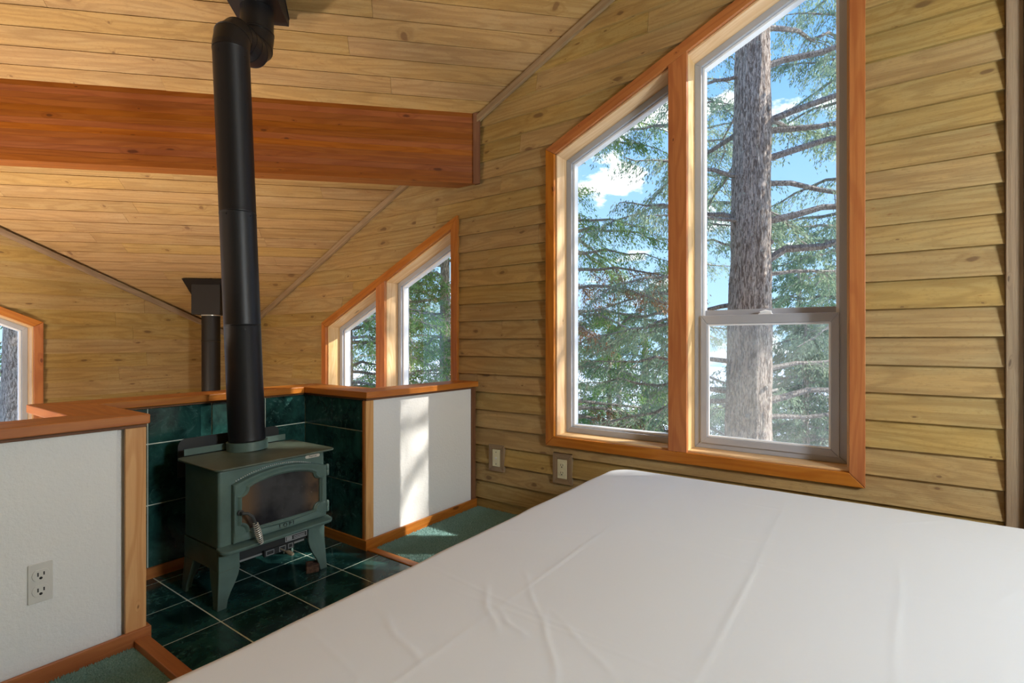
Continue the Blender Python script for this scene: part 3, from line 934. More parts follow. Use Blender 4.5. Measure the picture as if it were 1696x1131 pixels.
# legs: front blade and side blade meeting at the corner, curving in to a narrow foot
def leg(sx, sy):
    x_out = SX0 if sx < 0 else SX1
    y_out = SY0 if sy < 0 else SY1
    dx = 1 if sx < 0 else -1; dy = 1 if sy < 0 else -1
    prof = [(0, 0.2675), (0.092, 0.2675), (0.094, 0.172), (0.088, 0.140), (0.074, 0.105), (0.056, 0.072), (0.044, 0.040), (0.040, 0.007), (0.000, 0.007), (0.0, 0.172)]
    splay = lambda z: -0.010 * max(0, (0.172 - z) / 0.172)
    mb = MB()
    t = 0.014
    pf = prof if sy < 0 else [q for q in prof if q[1] < 0.2]
    mb.prism([(x_out + dx * (h + splay(z)), y_out + dy * (splay(z)), z) for h, z in pf],
             [(x_out + dx * (h + splay(z)), y_out + dy * (t + splay(z)), z) for h, z in pf])
    prof2 = [(0, 0.1722), (0.094, 0.1722), (0.088, 0.140), (0.074, 0.105), (0.056, 0.072), (0.044, 0.040), (0.040, 0.007), (0.000, 0.007)]
    mb.prism([(x_out + dx * splay(z), y_out + dy * (t * 0.9 + h * 0.8 + splay(z)), z) for h, z in prof2],
             [(x_out + dx * (t + splay(z)), y_out + dy * (t * 0.9 + h * 0.8 + splay(z)), z) for h, z in prof2])
    o = mb.build('leg', M_stove, stove, bevel=0.003)
    mb2 = MB()
    mb2.box(min(x_out, x_out + dx * 0.095), min(y_out - dy * 0.0012, y_out), 0.1705, max(x_out, x_out + dx * 0.095), max(y_out - dy * 0.0012, y_out), 0.1735)
    mb2.build('joint_line', M_stove_top, o)
for sx in (-1, 1):
    for sy in (-1, 1): leg(sx, sy)
mb = MB(); mb.box(SX0 + 0.092, SY0 + 0.014, 0.200, SX1 - 0.092, SY0 + 0.022, 0.268); mb.build('apron', M_apron, stove)
mb = MB(); mb.box(SX0 + 0.096, SY0 + 0.03, 0.176, SX1 - 0.10, SY0 + 0.12, 0.1845); mb.build('lower_rail', M_ash, stove)
# ash lip
p = rounded_rect(1.102, 2.322, 1.666, SY0 + 0.004, 0.034, 8, (1, 1, 0, 0))
sl = lambda y: 0.010 * (SY0 - y) / 0.063
mb = MB(); mb.prism([(x, y + 0.003, 0.268 - sl(y)) for x, y in p], [(x, y, 0.284 - sl(y)) for x, y in p])
mb.build('ash_lip', M_stove, stove, bevel=0.005, seg=3)

# door -------------------------------------------------------------------
def ray_hit(poly, cx, cz, ang):
    dx, dz = math.cos(ang), math.sin(ang); best = None
    for i in range(len(poly)):
        (x0, z0), (x1, z1) = poly[i], poly[(i + 1) % len(poly)]
        ex, ez = x1 - x0, z1 - z0
        den = dx * ez - dz * ex
        if abs(den) < 1e-12: continue
        t = ((x0 - cx) * ez - (z0 - cz) * ex) / den
        s = ((x0 - cx) * dz - (z0 - cz) * dx) / den
        if t > 1e-9 and -1e-9 <= s <= 1 + 1e-9:
            if best is None or t > best: best = t
    return (cx + dx * best, cz + dz * best)
DX0, DX1, DZ0 = 1.166, 1.642, 0.289
def arc_top(x0, x1, zs, rise, n=18):
    c = (x1 - x0) / 2; R = (c * c + rise * rise) / (2 * rise)
    return [(x1 - (x1 - x0) * i / n, zs + math.sqrt(R * R - ((x1 - (x1 - x0) * i / n) - (x0 + x1) / 2) ** 2) - (R - rise)) for i in range(n + 1)]
outer = [(DX0, DZ0), (DX1, DZ0)] + arc_top(DX0, DX1, 0.553, 0.043)
gx0, gx1, gz0 = 1.203, 1.604, 0.336
notch = 0.036
def quarter(cx, cz, a0, a1, n=6, r=notch):
    return [(cx + r * math.cos(math.radians(a0 + (a1 - a0) * i / n)), cz + r * math.sin(math.radians(a0 + (a1 - a0) * i / n))) for i in range(n + 1)]
zsh = 0.527
inner = quarter(gx0, gz0, 90, 0) + quarter(gx1, gz0, 180, 90)
inner += quarter(gx1, zsh, 270, 180)
inner += arc_top(gx0 + notch, gx1 - notch, zsh + 0.004, 0.027, 14)[1:-1]
inner += quarter(gx0, zsh, 0, -90)
dcx, dcz = (DX0 + DX1) / 2, 0.43
angs = sorted(set([round(2 * math.pi * k / 220, 6) for k in range(220)] +
                  [round(math.atan2(z - dcz, x - dcx) % (2 * math.pi), 6) for x, z in outer[:3] + [outer[-1]] + inner]))
oo = [ray_hit(outer, dcx, dcz, a) for a in angs]
ii = [ray_hit(inner, dcx, dcz, a) for a in angs]
prof = [(0.0, 0.001), (0.0, 0.022), (0.05, 0.027), (0.22, 0.028), (0.36, 0.025), (0.50, 0.024), (0.62, 0.031), (0.74, 0.034), (0.86, 0.031), (0.93, 0.024), (1.0, 0.023), (1.0, 0.010)]
def blend(k, t):
    # the moulding follows the glass, the flat rim follows the outline
    ox, oz = oo[k]; ix, iz = ii[k]
    d = math.hypot(ox - ix, oz - iz)
    if t <= 0.5: s = t * 2 * max(0.0, (d - 0.020)) / d if d > 0.02 else 0
    else: s = (max(0.0, (d - 0.020)) + (t - 0.5) * 2 * min(0.020, d)) / d
    return (ox + (ix - ox) * s, oz + (iz - oz) * s)
mb = MB()
rings = []
for t, h in prof:
    rings.append([(blend(k, t)[0], SY0 - h, blend(k, t)[1]) for k in range(len(angs))])
mb.quad_strip(rings, True, False)
door = mb.build('door', M_stove, stove, smooth='auto', angle=40)
gl = [(dcx + (x - dcx) * 1.02, dcz + (z - dcz) * 1.02) for x, z in ii]
mb = MB(); mb.prism([(x, SY0 - 0.012, z) for x, z in gl], [(x, SY0 - 0.008, z) for x, z in gl]); mb.build('door_glass', M_stove_glass, door)
# row of gasket beads above the arch
mb = MB()
arc = arc_top(DX0 + 0.02, DX1 - 0.05, 0.566, 0.040, 40)
for x, z in arc[3:]:
    r = 0.0022
    mb.box(x - r, SY0 - 0.006, z - r, x + r, SY0 - 0.0005, z + r)
mb.build('bead_row', M_rope, door)
# letters cast in the door
def text_mesh(name, txt, size, loc, mat, parent, depth=0.0012, spacing=1.0, width_axis=(1, 0, 0)):
    cu = bpy.data.curves.new(name, 'FONT'); cu.body = txt; cu.size = size; cu.extrude = depth
    cu.align_x = 'CENTER'; cu.align_y = 'CENTER'; cu.space_character = spacing; cu.resolution_u = 3
    t = bpy.data.objects.new(name + '_tmp', cu); C.objects.link(t)
    dg = bpy.context.evaluated_depsgraph_get()
    me = bpy.data.meshes.new_from_object(t.evaluated_get(dg))
    bpy.data.objects.remove(t); bpy.data.curves.remove(cu)
    me.name = name
    for v in me.vertices:
        x, y, z = v.co
        v.co = (loc[0] + x, loc[1] - z, loc[2] + y)
    me.materials.clear(); me.materials.append(mat)
    o = bpy.data.objects.new(name, me); C.objects.link(o); o.parent = parent
    pl = Vector((0, 0, 0)); q = parent
    while q: pl += q.location; q = q.parent
    o.location = -pl
    return o
text_mesh('raised_letters', 'LOPI', 0.027, (1.418, SY0 - 0.027, 0.306), plain('letter_shadow', (0.035, 0.055, 0.048), 0.5), door, 0.0028, 1.55)
# handle: iron elbow and spring grip
hx, hz = 1.192, 0.426
mb = MB(); mb.lathe([(0.0, 0), (0.013, 0), (0.013, 0.012), (0.0, 0.012)], 0, 0, 14)
mb.v = [(hx + x, SY0 - 0.024 - z, hz + y) for x, y, z in mb.v]
mb.tube([(hx, SY0 - 0.03, hz), (hx, SY0 - 0.056, hz), (hx + 0.016, SY0 - 0.066, hz - 0.002), (hx + 0.036, SY0 - 0.070, hz - 0.022), (hx + 0.046, SY0 - 0.072, hz - 0.052)], [0.0075, 0.0075, 0.0072, 0.007, 0.0065], 10)
handle = mb.build('handle', M_iron, door, smooth='auto')
h0 = Vector((hx + 0.046, SY0 - 0.072, hz - 0.050)); h1 = Vector((hx + 0.070, SY0 - 0.078, hz - 0.150))
mb = MB()
ax = (h1 - h0); e1 = ax.normalized().orthogonal().normalized(); e2 = ax.normalized().cross(e1)
turns, steps = 11, 11 * 14
pts = []
for i in range(steps + 1):
    t = i / steps; r = 0.0075 + 0.0060 * math.sin(math.pi * min(1, t * 0.85 + 0.08))
    a = 2 * math.pi * turns * t
    pts.append(h0 + ax * t + (e1 * math.cos(a) + e2 * math.sin(a)) * r)
mb.tube(pts, 0.0024, 6)
mb.build('spring_grip', M_chrome, handle, smooth='auto')
mb = MB(); mb.tube([h0, h0 + ax * 0.5, h1], [0.0065, 0.0065, 0.0055], 10)
mb.build('grip_core', M_iron, handle, smooth='auto')
# hinges
for hzc in (0.525, 0.335):
    mb = MB(); mb.lathe([(0.0, hzc - 0.028), (0.008, hzc - 0.028), (0.0095, hzc - 0.024), (0.0095, hzc - 0.002), (0.0085, hzc), (0.0095, hzc + 0.002), (0.0095, hzc + 0.024), (0.006, hzc + 0.030), (0, hzc + 0.030)], 1.655, SY0 - 0.013, 14)
    mb.box(1.632, SY0 - 0.016, hzc - 0.022, 1.652, SY0 - 0.006, hzc + 0.022)
    mb.build('hinge', M_stove, door, smooth='auto')
# name plate, data plate
p = rounded_rect(1.535, 0.601, 1.617, 0.617, 0.0078)
mb = MB(); mb.prism([(x, SY0 - 0.0005, z) for x, z in p], [(x, SY0 - 0.0035, z) for x, z in p])
npl = mb.build('name_plate', M_chrome, stove); npl['label'] = 'small polished name plate'
text_mesh('plate_letters', 'Patriot', 0.0155, (1.576, SY0 - 0.0036, 0.609), M_dark, npl, 0.0004, 1.05)
mb = MB(); mb.box(1.435, SY0 + 0.0115, 0.205, 1.552, SY0 + 0.0138, 0.232)
dp = mb.build('data_plate', M_paper, stove)
mb = MB(); mb.box(1.438, SY0 + 0.0105, 0.208, 1.549, SY0 + 0.0118, 0.229); dpi = mb.build('data_plate_face', M_apron, dp)
mb = MB()
for k in range(4):
    for j in range(3): mb.box(1.442 + k * 0.007, SY0 + 0.010, 0.2105 + j * 0.006, 1.4475 + k * 0.007, SY0 + 0.0108, 0.2150 + j * 0.006)
for j in range(2): mb.box(1.478, SY0 + 0.010, 0.2125 + j * 0.008, 1.540, SY0 + 0.0108, 0.2150 + j * 0.008)
mb.build('data_plate_print', M_paper, dp)
# air control slot and knob under the apron
mb = MB(); mb.box(1.325, SY0 + 0.006, 0.168, 1.478, SY0 + 0.020, 0.1995)
ac = mb.build('air_control', M_apron, stove)
for x0, x1 in ((1.332, 1.372), (1.398, 1.432), (1.445, 1.470)):
    mb = MB()
    zo, zi = [(x0, 0.172), (x1, 0.172), (x1, 0.1955), (x0, 0.1955)], [(x0 + 0.003, 0.175), (x1 - 0.003, 0.175), (x1 - 0.003, 0.1925), (x0 + 0.003, 0.1925)]
    mb.quad_strip([[(x, SY0 + 0.0065, z) for x, z in zo], [(x, SY0 + 0.0035, z) for x, z in zo], [(x, SY0 + 0.0035, z) for x, z in zi], [(x, SY0 + 0.0065, z) for x, z in zi]], True, False)
    mb.build('slot_frame', M_ash, ac)
mb = MB(); mb.tube([(1.405, SY0 + 0.006, 0.184), (1.410, SY0 - 0.045, 0.180)], 0.0035, 8)
mb.tube([(1.409, SY0 - 0.040, 0.1805), (1.411, SY0 - 0.052, 0.1795), (1.412, SY0 - 0.075, 0.178), (1.413, SY0 - 0.090, 0.177)], [0.006, 0.010, 0.0105, 0.007], 12)
mb.build('air_knob', M_brass, ac, smooth='auto')
# heat shield standing behind the top plate
prof = []
for a in range(0, 91, 15): prof.append((1.660 - 0.03 + 0.03 * math.sin(math.radians(a)), 0.712 - 0.03 + 0.03 * math.cos(math.radians(a))))
prof += [(1.660, 0.52), (1.130, 0.52), (1.130, 0.672)]
for a in range(0, 91, 15): prof.append((1.130 + 0.04 - 0.04 * math.cos(math.radians(a)), 0.672 + 0.04 * math.sin(math.radians(a))))
mb = MB(); mb.prism([(x, 2.842, z) for x, z in prof], [(x, 2.846, z) for x, z in prof]); mb.build('heat_shield', M_apron, stove)
mb = MB(); mb.box(1.128, 2.766, 0.640, 1.655, 2.7695, 0.672); mb.build('rear_lip', M_stove, stove)
mb = MB(); mb.box(1.20, SY1 + 0.0005, 0.53, 1.58, 2.8418, 0.60); mb.build('shield_spacer', M_apron, stove)

# chunk of charred wood on the hearth
mb = MB()
bx = [(1.545, 2.392), (1.600, 2.362), (1.634, 2.420), (1.580, 2.452)]
mb.prism([(x, y, 0.0072) for x, y in bx], [(x + 0.002, y + 0.001, 0.043 + 0.004 * (i % 2)) for i, (x, y) in enumerate(bx)])
tag(mb.build('wood_chunk', M_block, bevel=0.004), 'small charred wood chunk lying on green tile beside stove leg', 'wood chunk')

# ================================================================== STOVE PIPE
PR = 0.0878
P0 = Vector((1.403, 2.698, ZT)); P1 = Vector((1.354, 2.769, 2.705)); P2 = Vector((1.556, 2.888, 2.96))
pipe = empty('stove_pipe', P0)
tag(pipe, 'tall matte black stove pipe rising from green stove to ceiling', 'stove pipe')
def on_pipe(z): return P0 + (P1 - P0) * ((z - P0.z) / (P1.z - P0.z))
mb = MB(); mb.tube([on_pipe(ZT + 0.0006), on_pipe(ZT + 0.045), on_pipe(ZT + 0.0451), on_pipe(ZT + 0.0452)], [PR + 0.010, PR + 0.010, PR + 0.006, PR - 0.004], 40, True)
mb.build('flue_collar', M_stove, pipe, smooth='auto')
def pipe_section(z0, z1):
    mb = MB()
    zs = [z0, z0 + 0.004, z0 + 0.008, z0 + 0.03, z1 - 0.006, z1 - 0.002, z1]
    rs = [PR - 0.0015, PR + 0.0005, PR, PR, PR, PR + 0.0018, PR - 0.001]
    mb.tube([on_pipe(z) for z in zs], rs, 48, True)
    return mb.build('pipe_section', M_pipe, pipe, smooth='auto', angle=50)
for a, b in ((ZT + 0.046, 1.283), (1.2835, 1.868), (1.8685, 2.722)): pipe_section(a, b)
# adjustable elbow in flat gores
top0 = on_pipe(2.7225)
mb = MB()
K = 7
path = []
pa, pb = top0 + Vector((0, 0, 0)), P2 + Vector((0, 0, -0.01))
for i in range(K + 1):
    t = i / K
    s = t * t * (3 - 2 * t)
    zz = (1 - t) ** 3 * pa.z + 3 * (1 - t) ** 2 * t * (pa.z + 0.24) + 3 * (1 - t) * t * t * (pb.z - 0.26) + t ** 3 * pb.z
    path.append(Vector((pa.x + (pb.x - pa.x) * s, pa.y + (pb.y - pa.y) * s, zz)))
path = [pa - Vector((0, 0, 0.0))] + [pa + Vector((0, 0, 0.012))] + path[1:-1] + [pb - Vector((0, 0, 0.012)), pb]
mb.tube(path, PR + 0.001, 40, True)
elbow = mb.build('elbow', M_pipe, pipe)
elbow.data.shade_smooth()
bm = bmesh.new(); bm.from_mesh(elbow.data)
n = 40
for ed in bm.edges:
    a, b = ed.verts[0].index, ed.verts[1].index
    if a // n == b // n: ed.smooth = False
bm.to_mesh(elbow.data); bm.free()
mb = MB()
for i in range(2, len(path) - 2):
    t = (path[i + 1] - path[i - 1]).normalized()
    mb.tube([path[i] - t * 0.0025, path[i] + t * 0.0025], PR + 0.0026, 40, True)
mb.build('gore_seam', M_pipe, elbow, smooth='auto')
mb = MB(); mb.tube([P2 - Vector((0, 0, 0.009)), P2 + Vector((0, 0, 0.0)), P2 + Vector((0, 0, 0.004)), P2 + Vector((0, 0, 0.22))], [PR + 0.003, PR + 0.003, PR, PR], 40)
mb.build('pipe_section', M_pipe, pipe, smooth='auto')
# sheet-metal screws
for z, angs_ in ((1.262, (250, 130)), (1.85, (205, 285)), (2.68, (200, 290)), (2.43, (205, 285))):
    for a in angs_:
        c = on_pipe(z); d = Vector((math.cos(math.radians(a)), math.sin(math.radians(a)), 0))
        mb = MB(); mb.tube([c + d * (PR - 0.002), c + d * (PR + 0.003)], [0.005, 0.0035], 8); mb.build('screw', M_pipe, pipe)

def chimney_box(name, cu_, cv_, half, zbot, mat, flange, label):
    root = empty(name, uv(cu_, cv_, zbot)); tag(root, label, 'chimney box')
    mb = MB()
    s = SL * R2
    sq = [(cu_ - half, cv_ - half), (cu_ + half, cv_ - half), (cu_ + half, cv_ + half), (cu_ - half, cv_ + half)]
    mb.prism([uv(u, v, zbot) for u, v in sq], [uv(u, v, C0 - s * u - 0.008) for u, v in sq])
    mb.build('box', mat, root, bevel=0.002)
    f = half + flange
    sq = [(cu_ - f, cv_ - f), (cu_ + f, cv_ - f), (cu_ + f, cv_ + f), (cu_ - f, cv_ + f)]
    mb = MB(); mb.prism([ceil_pt(u, v, -0.022) for u, v in sq], [ceil_pt(u, v, -0.0145) for u, v in sq])
    mb.build('flange', mat, root)
    return root
u2, v2 = (P2.x + P2.y) / R2, (P2.x - P2.y) / R2
chimney_box('chimney_box', u2, v2, 0.139, 3.090, M_boxm, 0.004, 'black square chimney box where tall pipe meets the ceiling')
fx_, fy_ = 2.44, 5.39
fu, fv = (fx_ + fy_) / R2, (fx_ - fy_) / R2
chimney_box('chimney_box', fu, fv, 0.128, 1.462, M_pipe_far, 0.055, 'dark brown chimney box hanging from low ceiling near far corner')
fp = empty('stove_pipe', (fx_, fy_, LOW)); tag(fp, 'short dark flue pipe below far chimney box, behind the half wall', 'stove pipe')
mb = MB(); mb.lathe([(0.082, LOW), (0.082, 1.20)], fx_, fy_, 32); mb.build('pipe_section', M_pipe_far, fp, smooth='auto')
mb = MB(); mb.lathe([(0.080, 1.2003), (0.0845, 1.203), (0.0845, 1.212), (0.082, 1.215), (0.082, 1.452)], fx_, fy_, 32); mb.build('pipe_section', M_pipe_far, fp, smooth='auto')
mb = MB(); mb.lathe([(0.082, 1.4525), (0.086, 1.453), (0.086, 1.4610)], fx_, fy_, 32); mb.build('storm_ring', M_chrome, fp)

# ================================================================== OUTLETS
def receptacle(at3, root, mat):
    """at3(a, z, n): a along, z up, n out of the wall; two sockets"""
    for s in (-1, 1):
        zc = s * 0.0245
        pts = []
        for i in range(28):
            ang = 2 * math.pi * i / 28
            x, z = 0.0210 * math.cos(ang), 0.0210 * math.sin(ang)
            z = max(-0.0165, min(0.0165, z))
            pts.append((x, zc + z))
        mb = MB(); mb.prism([at3(a, z, 0.0055) for a, z in pts], [at3(a, z, 0.0082) for a, z in pts])
        rc = mb.build('receptacle', mat, root, bevel=0.0006)
        for x0, w_, h0_, h1_ in ((-0.0085, 0.0032, -0.0035, 0.0085), (0.0058, 0.0034, -0.002, 0.0085)):
            mb = MB(); q = [(x0, zc + h0_), (x0 + w_, zc + h0_), (x0 + w_, zc + h1_), (x0, zc + h1_)]
            mb.prism([at3(a, z, 0.0080) for a, z in q], [at3(a, z, 0.0087) for a, z in q]); mb.build('slot', M_dark, rc)
        q = [(0.0042 * math.cos(k * math.pi / 5), zc - 0.0098 + 0.0042 * math.sin(k * math.pi / 5)) for k in range(10)]
        mb = MB(); mb.prism([at3(a, z, 0.0080) for a, z in q], [at3(a, z, 0.0087) for a, z in q]); mb.build('slot', M_dark, rc)
def screw_dot(at3, root, a0, z0, r, mat, n0=0.005, n1=0.0068):
    q = [(a0 + r * math.cos(k * math.pi / 6), z0 + r * math.sin(k * math.pi / 6)) for k in range(12)]
    mb = MB(); mb.prism([at3(a, z, n0) for a, z in q], [at3(a, z, n1) for a, z in q]); return mb.build('screw', mat, root)
# on the left drywall panel
ox, oz = 0.519, 0.354
o1 = empty('outlet', (ox, FY0, oz)); tag(o1, 'pale grey double power outlet on the left white half-wall panel', 'outlet')
at_l = lambda a, z, n: (ox + a, FY0 - n, oz + z)
p = rounded_rect(-0.0335, -0.069, 0.0335, 0.069, 0.004)
mb = MB(); mb.prism([at_l(a, z, 0.0004) for a, z in p], [at_l(a, z, 0.0055) for a, z in p]); mb.build('cover_plate', M_plate, o1, bevel=0.0015)
at_ls = lambda a, z, n: (ox + a * 1.12, FY0 - n, oz + z * 1.12)
receptacle(at_ls, o1, M_plate); screw_dot(at_l, o1, 0, 0, 0.003, M_plate)
# two on the window wall, each with a mitred wooden frame
def wall_plate(yc, zc, hw_, hh_, fw, label, kind):
    root = empty('outlet' if kind == 'duplex' else 'cable_outlet', (W, yc, zc)); tag(root, label, 'outlet')
    at3 = lambda a, z, n: (W - 0.016 - n, yc - a, zc + z)
    o = [(-hw_ - fw, -hh_ - fw), (hw_ + fw, -hh_ - fw), (hw_ + fw, hh_ + fw), (-hw_ - fw, hh_ + fw)]
    i = [(-hw_, -hh_), (hw_, -hh_), (hw_, hh_), (-hw_, hh_)]
    for k in range(4):
        j = (k + 1) % 4
        q = [o[k], o[j], i[j], i[k]]
        cx = sum(p[0] for p in q) / 4; cz = sum(p[1] for p in q) / 4
        q = [(cx + (p[0] - cx) * 0.995, cz + (p[1] - cz) * 0.995) for p in q]
        mb = MB(); mb.prism([at3(a, z, -0.012) for a, z in q], [at3(a, z, 0.003) for a, z in q])
        mb.build('frame_board', wood('grey', AY if k in (0, 2) else AZ), root, bevel=0.0015)
    mb = MB(); mb.prism([at3(a, z, -0.020) for a, z in o], [at3(a, z, -0.0125) for a, z in o]); mb.build('backing', wood('grey', AY), root)
    p = rounded_rect(-hw_ + 0.001, -hh_ + 0.001, hw_ - 0.001, hh_ - 0.001, 0.003)
    mb = MB(); mb.prism([at3(a, z, -0.0122) for a, z in p], [at3(a, z, 0.0052) for a, z in p]); mb.build('cover_plate', M_plate_y, root, bevel=0.0015)
    if kind == 'duplex':
        receptacle(at3, root, M_plate_y); screw_dot(at3, root, 0, 0, 0.003, M_plate_y)
    else:
        mb = MB(); mb.tube([at3(0, 0, 0.005), at3(0, 0, 0.009), at3(0, 0, 0.0091), at3(0, 0, 0.017)], [0.0085, 0.0085, 0.005, 0.005], 12); mb.build('cable_jack', M_chrome, root)
        screw_dot(at3, root, 0, 0.042, 0.0035, M_iron); screw_dot(at3, root, 0, -0.042, 0.0035, M_iron)
wall_plate(2.206, 0.376, 0.033, 0.060, 0.034, 'ivory cable socket plate in wooden frame beside the half wall', 'coax')
wall_plate(1.671, 0.374, 0.035, 0.062, 0.036, 'ivory double power outlet in wooden frame below the big window', 'duplex')

# ================================================================== BED
bed = empty('bed', (1.5, 0.38, 0.0)); tag(bed, 'large bed under a plain white fitted sheet beside the window', 'bed')
BX0, BX1, BY0, BY1, BZ = 0.24, 2.70, -0.78, 1.215, 0.508
mb = MB(); mb.box(BX0 + 0.05, BY0 + 0.02, 0.03, BX1 - 0.05, BY1 - 0.05, 0.225); mb.build('bed_base', M_base, bed, bevel=0.01)
mb = MB(); mb.box(BX0 + 0.03, BY0 + 0.015, 0.226, BX1 - 0.03, BY1 - 0.03, 0.47); mb.build('mattress', M_base, bed, bevel=0.03, seg=3)
for lx in (BX0 + 0.15, BX1 - 0.15):
    for ly in (BY0 + 0.15, BY1 - 0.15):
        mb = MB(); mb.tube([(lx, ly, 0.0), (lx, ly, 0.031)], [0.025, 0.03], 12); mb.build('foot', M_dark, bed)
r = 0.055
reach = r * math.pi / 2 + 0.20
cx0, cx1, cy0, cy1 = BX0 + r, BX1 - r, BY0 + r, BY1 - r
step = 0.0066
nx = int((cx1 - cx0 + 2 * reach) / step); ny = int((cy1 - cy0 + 2 * reach) / step)
gx = np.linspace(cx0 - reach, cx1 + reach, nx); gy = np.linspace(cy0 - reach, cy1 + reach, ny)
X, Y = np.meshgrid(gx, gy, indexing='ij')
RC = 0.10                                  # plan radius of the corners
kx = np.clip(X, cx0 + RC, cx1 - RC); ky = np.clip(Y, cy0 + RC, cy1 - RC)
ddx, ddy = X - kx, Y - ky
D = np.hypot(ddx, ddy); Dn = np.maximum(D, 1e-9)
ex = np.maximum(0, D - RC)                 # distance beyond the flat top
o_ = np.where(ex < r * math.pi / 2, r * np.sin(np.minimum(ex / r, math.pi / 2)), r)
drop = np.where(ex < r * math.pi / 2, r * (1 - np.cos(np.minimum(ex / r, math.pi / 2))), r + ex - r * math.pi / 2)
drop = np.minimum(drop, 0.285)
rr = np.minimum(D, RC) + o_
PX = kx + ddx / Dn * rr; PY = ky + ddy / Dn * rr
# creases: fold lines and loose tension wrinkles
wz = np.zeros_like(X)
rw = random.Random(5)
def crease(x0, y0, x1, y1, h, w_):
    global wz
    L2 = (x1 - x0) ** 2 + (y1 - y0) ** 2
    t = np.clip(((X - x0) * (x1 - x0) + (Y - y0) * (y1 - y0)) / L2, 0, 1)
    d = np.hypot(X - (x0 + t * (x1 - x0)) - 0.005 * np.sin(t * 9 + x0 * 7), Y - (y0 + t * (y1 - y0)) - 0.005 * np.sin(t * 7 + y0 * 5))
    wz += h * np.exp(-(d / w_) ** 2) * np.sin(np.pi * np.clip(t, 0.02, 0.98)) ** 0.5
for _ in range(22):
    x0 = rw.uniform(BX0, BX1); y0 = rw.uniform(BY0, BY1)
    a = rw.choice([0.0, 1.57, 0.5, -0.6, 2.4]) + rw.uniform(-0.3, 0.3); ln = rw.uniform(0.25, 1.0)
    crease(x0, y0, x0 + ln * math.cos(a), y0 + ln * math.sin(a), rw.uniform(0.0007, 0.0015), rw.uniform(0.005, 0.007))
for k in range(9):                         # gathered wrinkles near the foot of the picture
    x0 = rw.uniform(0.55, 1.2); y0 = rw.uniform(0.1, 0.9)
    a = 0.9 + rw.uniform(-0.4, 0.4); ln = rw.uniform(0.12, 0.35)
    crease(x0, y0, x0 + ln * math.cos(a), y0 + ln * math.sin(a), rw.uniform(0.0010, 0.0019), rw.uniform(0.005, 0.008))
for yy in (0.30, 0.80): crease(BX0, yy, BX1, yy + 0.02, 0.0013, 0.006)
for xx in (1.05, 1.75, 2.35): crease(xx, BY0, xx + 0.03, BY1, 0.0010, 0.006)
soft = 0.002 * np.sin(X * 5.1 + 1.3) * np.sin(Y * 4.3 + 0.4)
edge_w = 0.006 * np.sin((X + Y) * 13.0) + 0.004 * np.sin((X - 1.7 * Y) * 23.0)
flat = np.clip(1 - ex / 0.05, 0, 1)
PZ = BZ - drop + (wz + soft) * flat
side = np.clip(ex / 0.09, 0, 1)
PX += ddx / Dn * edge_w * side; PY += ddy / Dn * edge_w * side
co = np.stack([PX, PY, PZ], -1).reshape(-1, 3)
ix = np.arange(nx * ny).reshape(nx, ny)
idx = np.stack([ix[:-1, :-1], ix[1:, :-1], ix[1:, 1:], ix[:-1, 1:]], -1).reshape(-1)
sheet = raw_mesh('fitted_sheet', co, 4, idx, M_sheet, bed)
sheet.location = -bed.location
sheet.data.shade_smooth()

# ================================================================== FILL LAMPS (added out of view to brighten the room)
M_lantern = None
def fill_lantern(x, y, z, rad, power, label, zc, col):
    global M_lantern
    if M_lantern is None:
        m, nt, N, L, bs = new_mat('lantern_paper')
        out = N['Material Output']; N.remove(bs)
        tr = N.new('ShaderNodeBsdfTransparent'); tl = N.new('ShaderNodeBsdfTranslucent'); tl.inputs[0].default_value = (0.9, 0.87, 0.8, 1)
        mx = N.new('ShaderNodeMixShader'); mx.inputs[0].default_value = 0.15
        L.new(tr.outputs[0], mx.inputs[1]); L.new(tl.outputs[0], mx.inputs[2]); L.new(mx.outputs[0], out.inputs['Surface'])
        M_lantern = m
    root = empty('added_fill_pendant', (x, y, z)); tag(root, label, 'lamp')
    mb = MB()
    rings = [(max(0.02, rad * 1.05 * math.sin(math.pi * k / 16)), z + rad * 1.05 * math.cos(math.pi * k / 16)) for k in range(1, 16)]
    mb.lathe(rings, x, y, 28); mb.build('paper_shade', M_lantern, root, smooth=True)
    mb = MB(); mb.tube([(x, y, z + rad), (x, y, zc)], 0.004, 8); mb.build('cord', M_dark, root)
    mb = MB(); mb.tube([(x, y, z + rad * 0.98), (x, y, z + rad * 1.12)], 0.03, 12); mb.build('cap', M_dark, root)
    ld = bpy.data.lights.new('fill_light', 'POINT'); ld.energy = power; ld.shadow_soft_size = rad * 0.9; ld.color = col
    lo = bpy.data.objects.new('fill_light', ld); C.objects.link(lo); lo.parent = root
fill_lantern(1.25, -2.2, 1.9, 0.30, 235, 'added unseen paper pendant that fills the room with light from behind the viewer', 4.6, (0.81, 0.915, 1.0))  # added fill from behind the camera, no such lamp known
fill_lantern(-1.1, 3.7, -0.5, 0.30, 210, 'added unseen paper pendant that fills the open hall with warm light', 3.9, (1.0, 0.86, 0.70))  # added warm fill, stands in for sun bounced off the hall floor

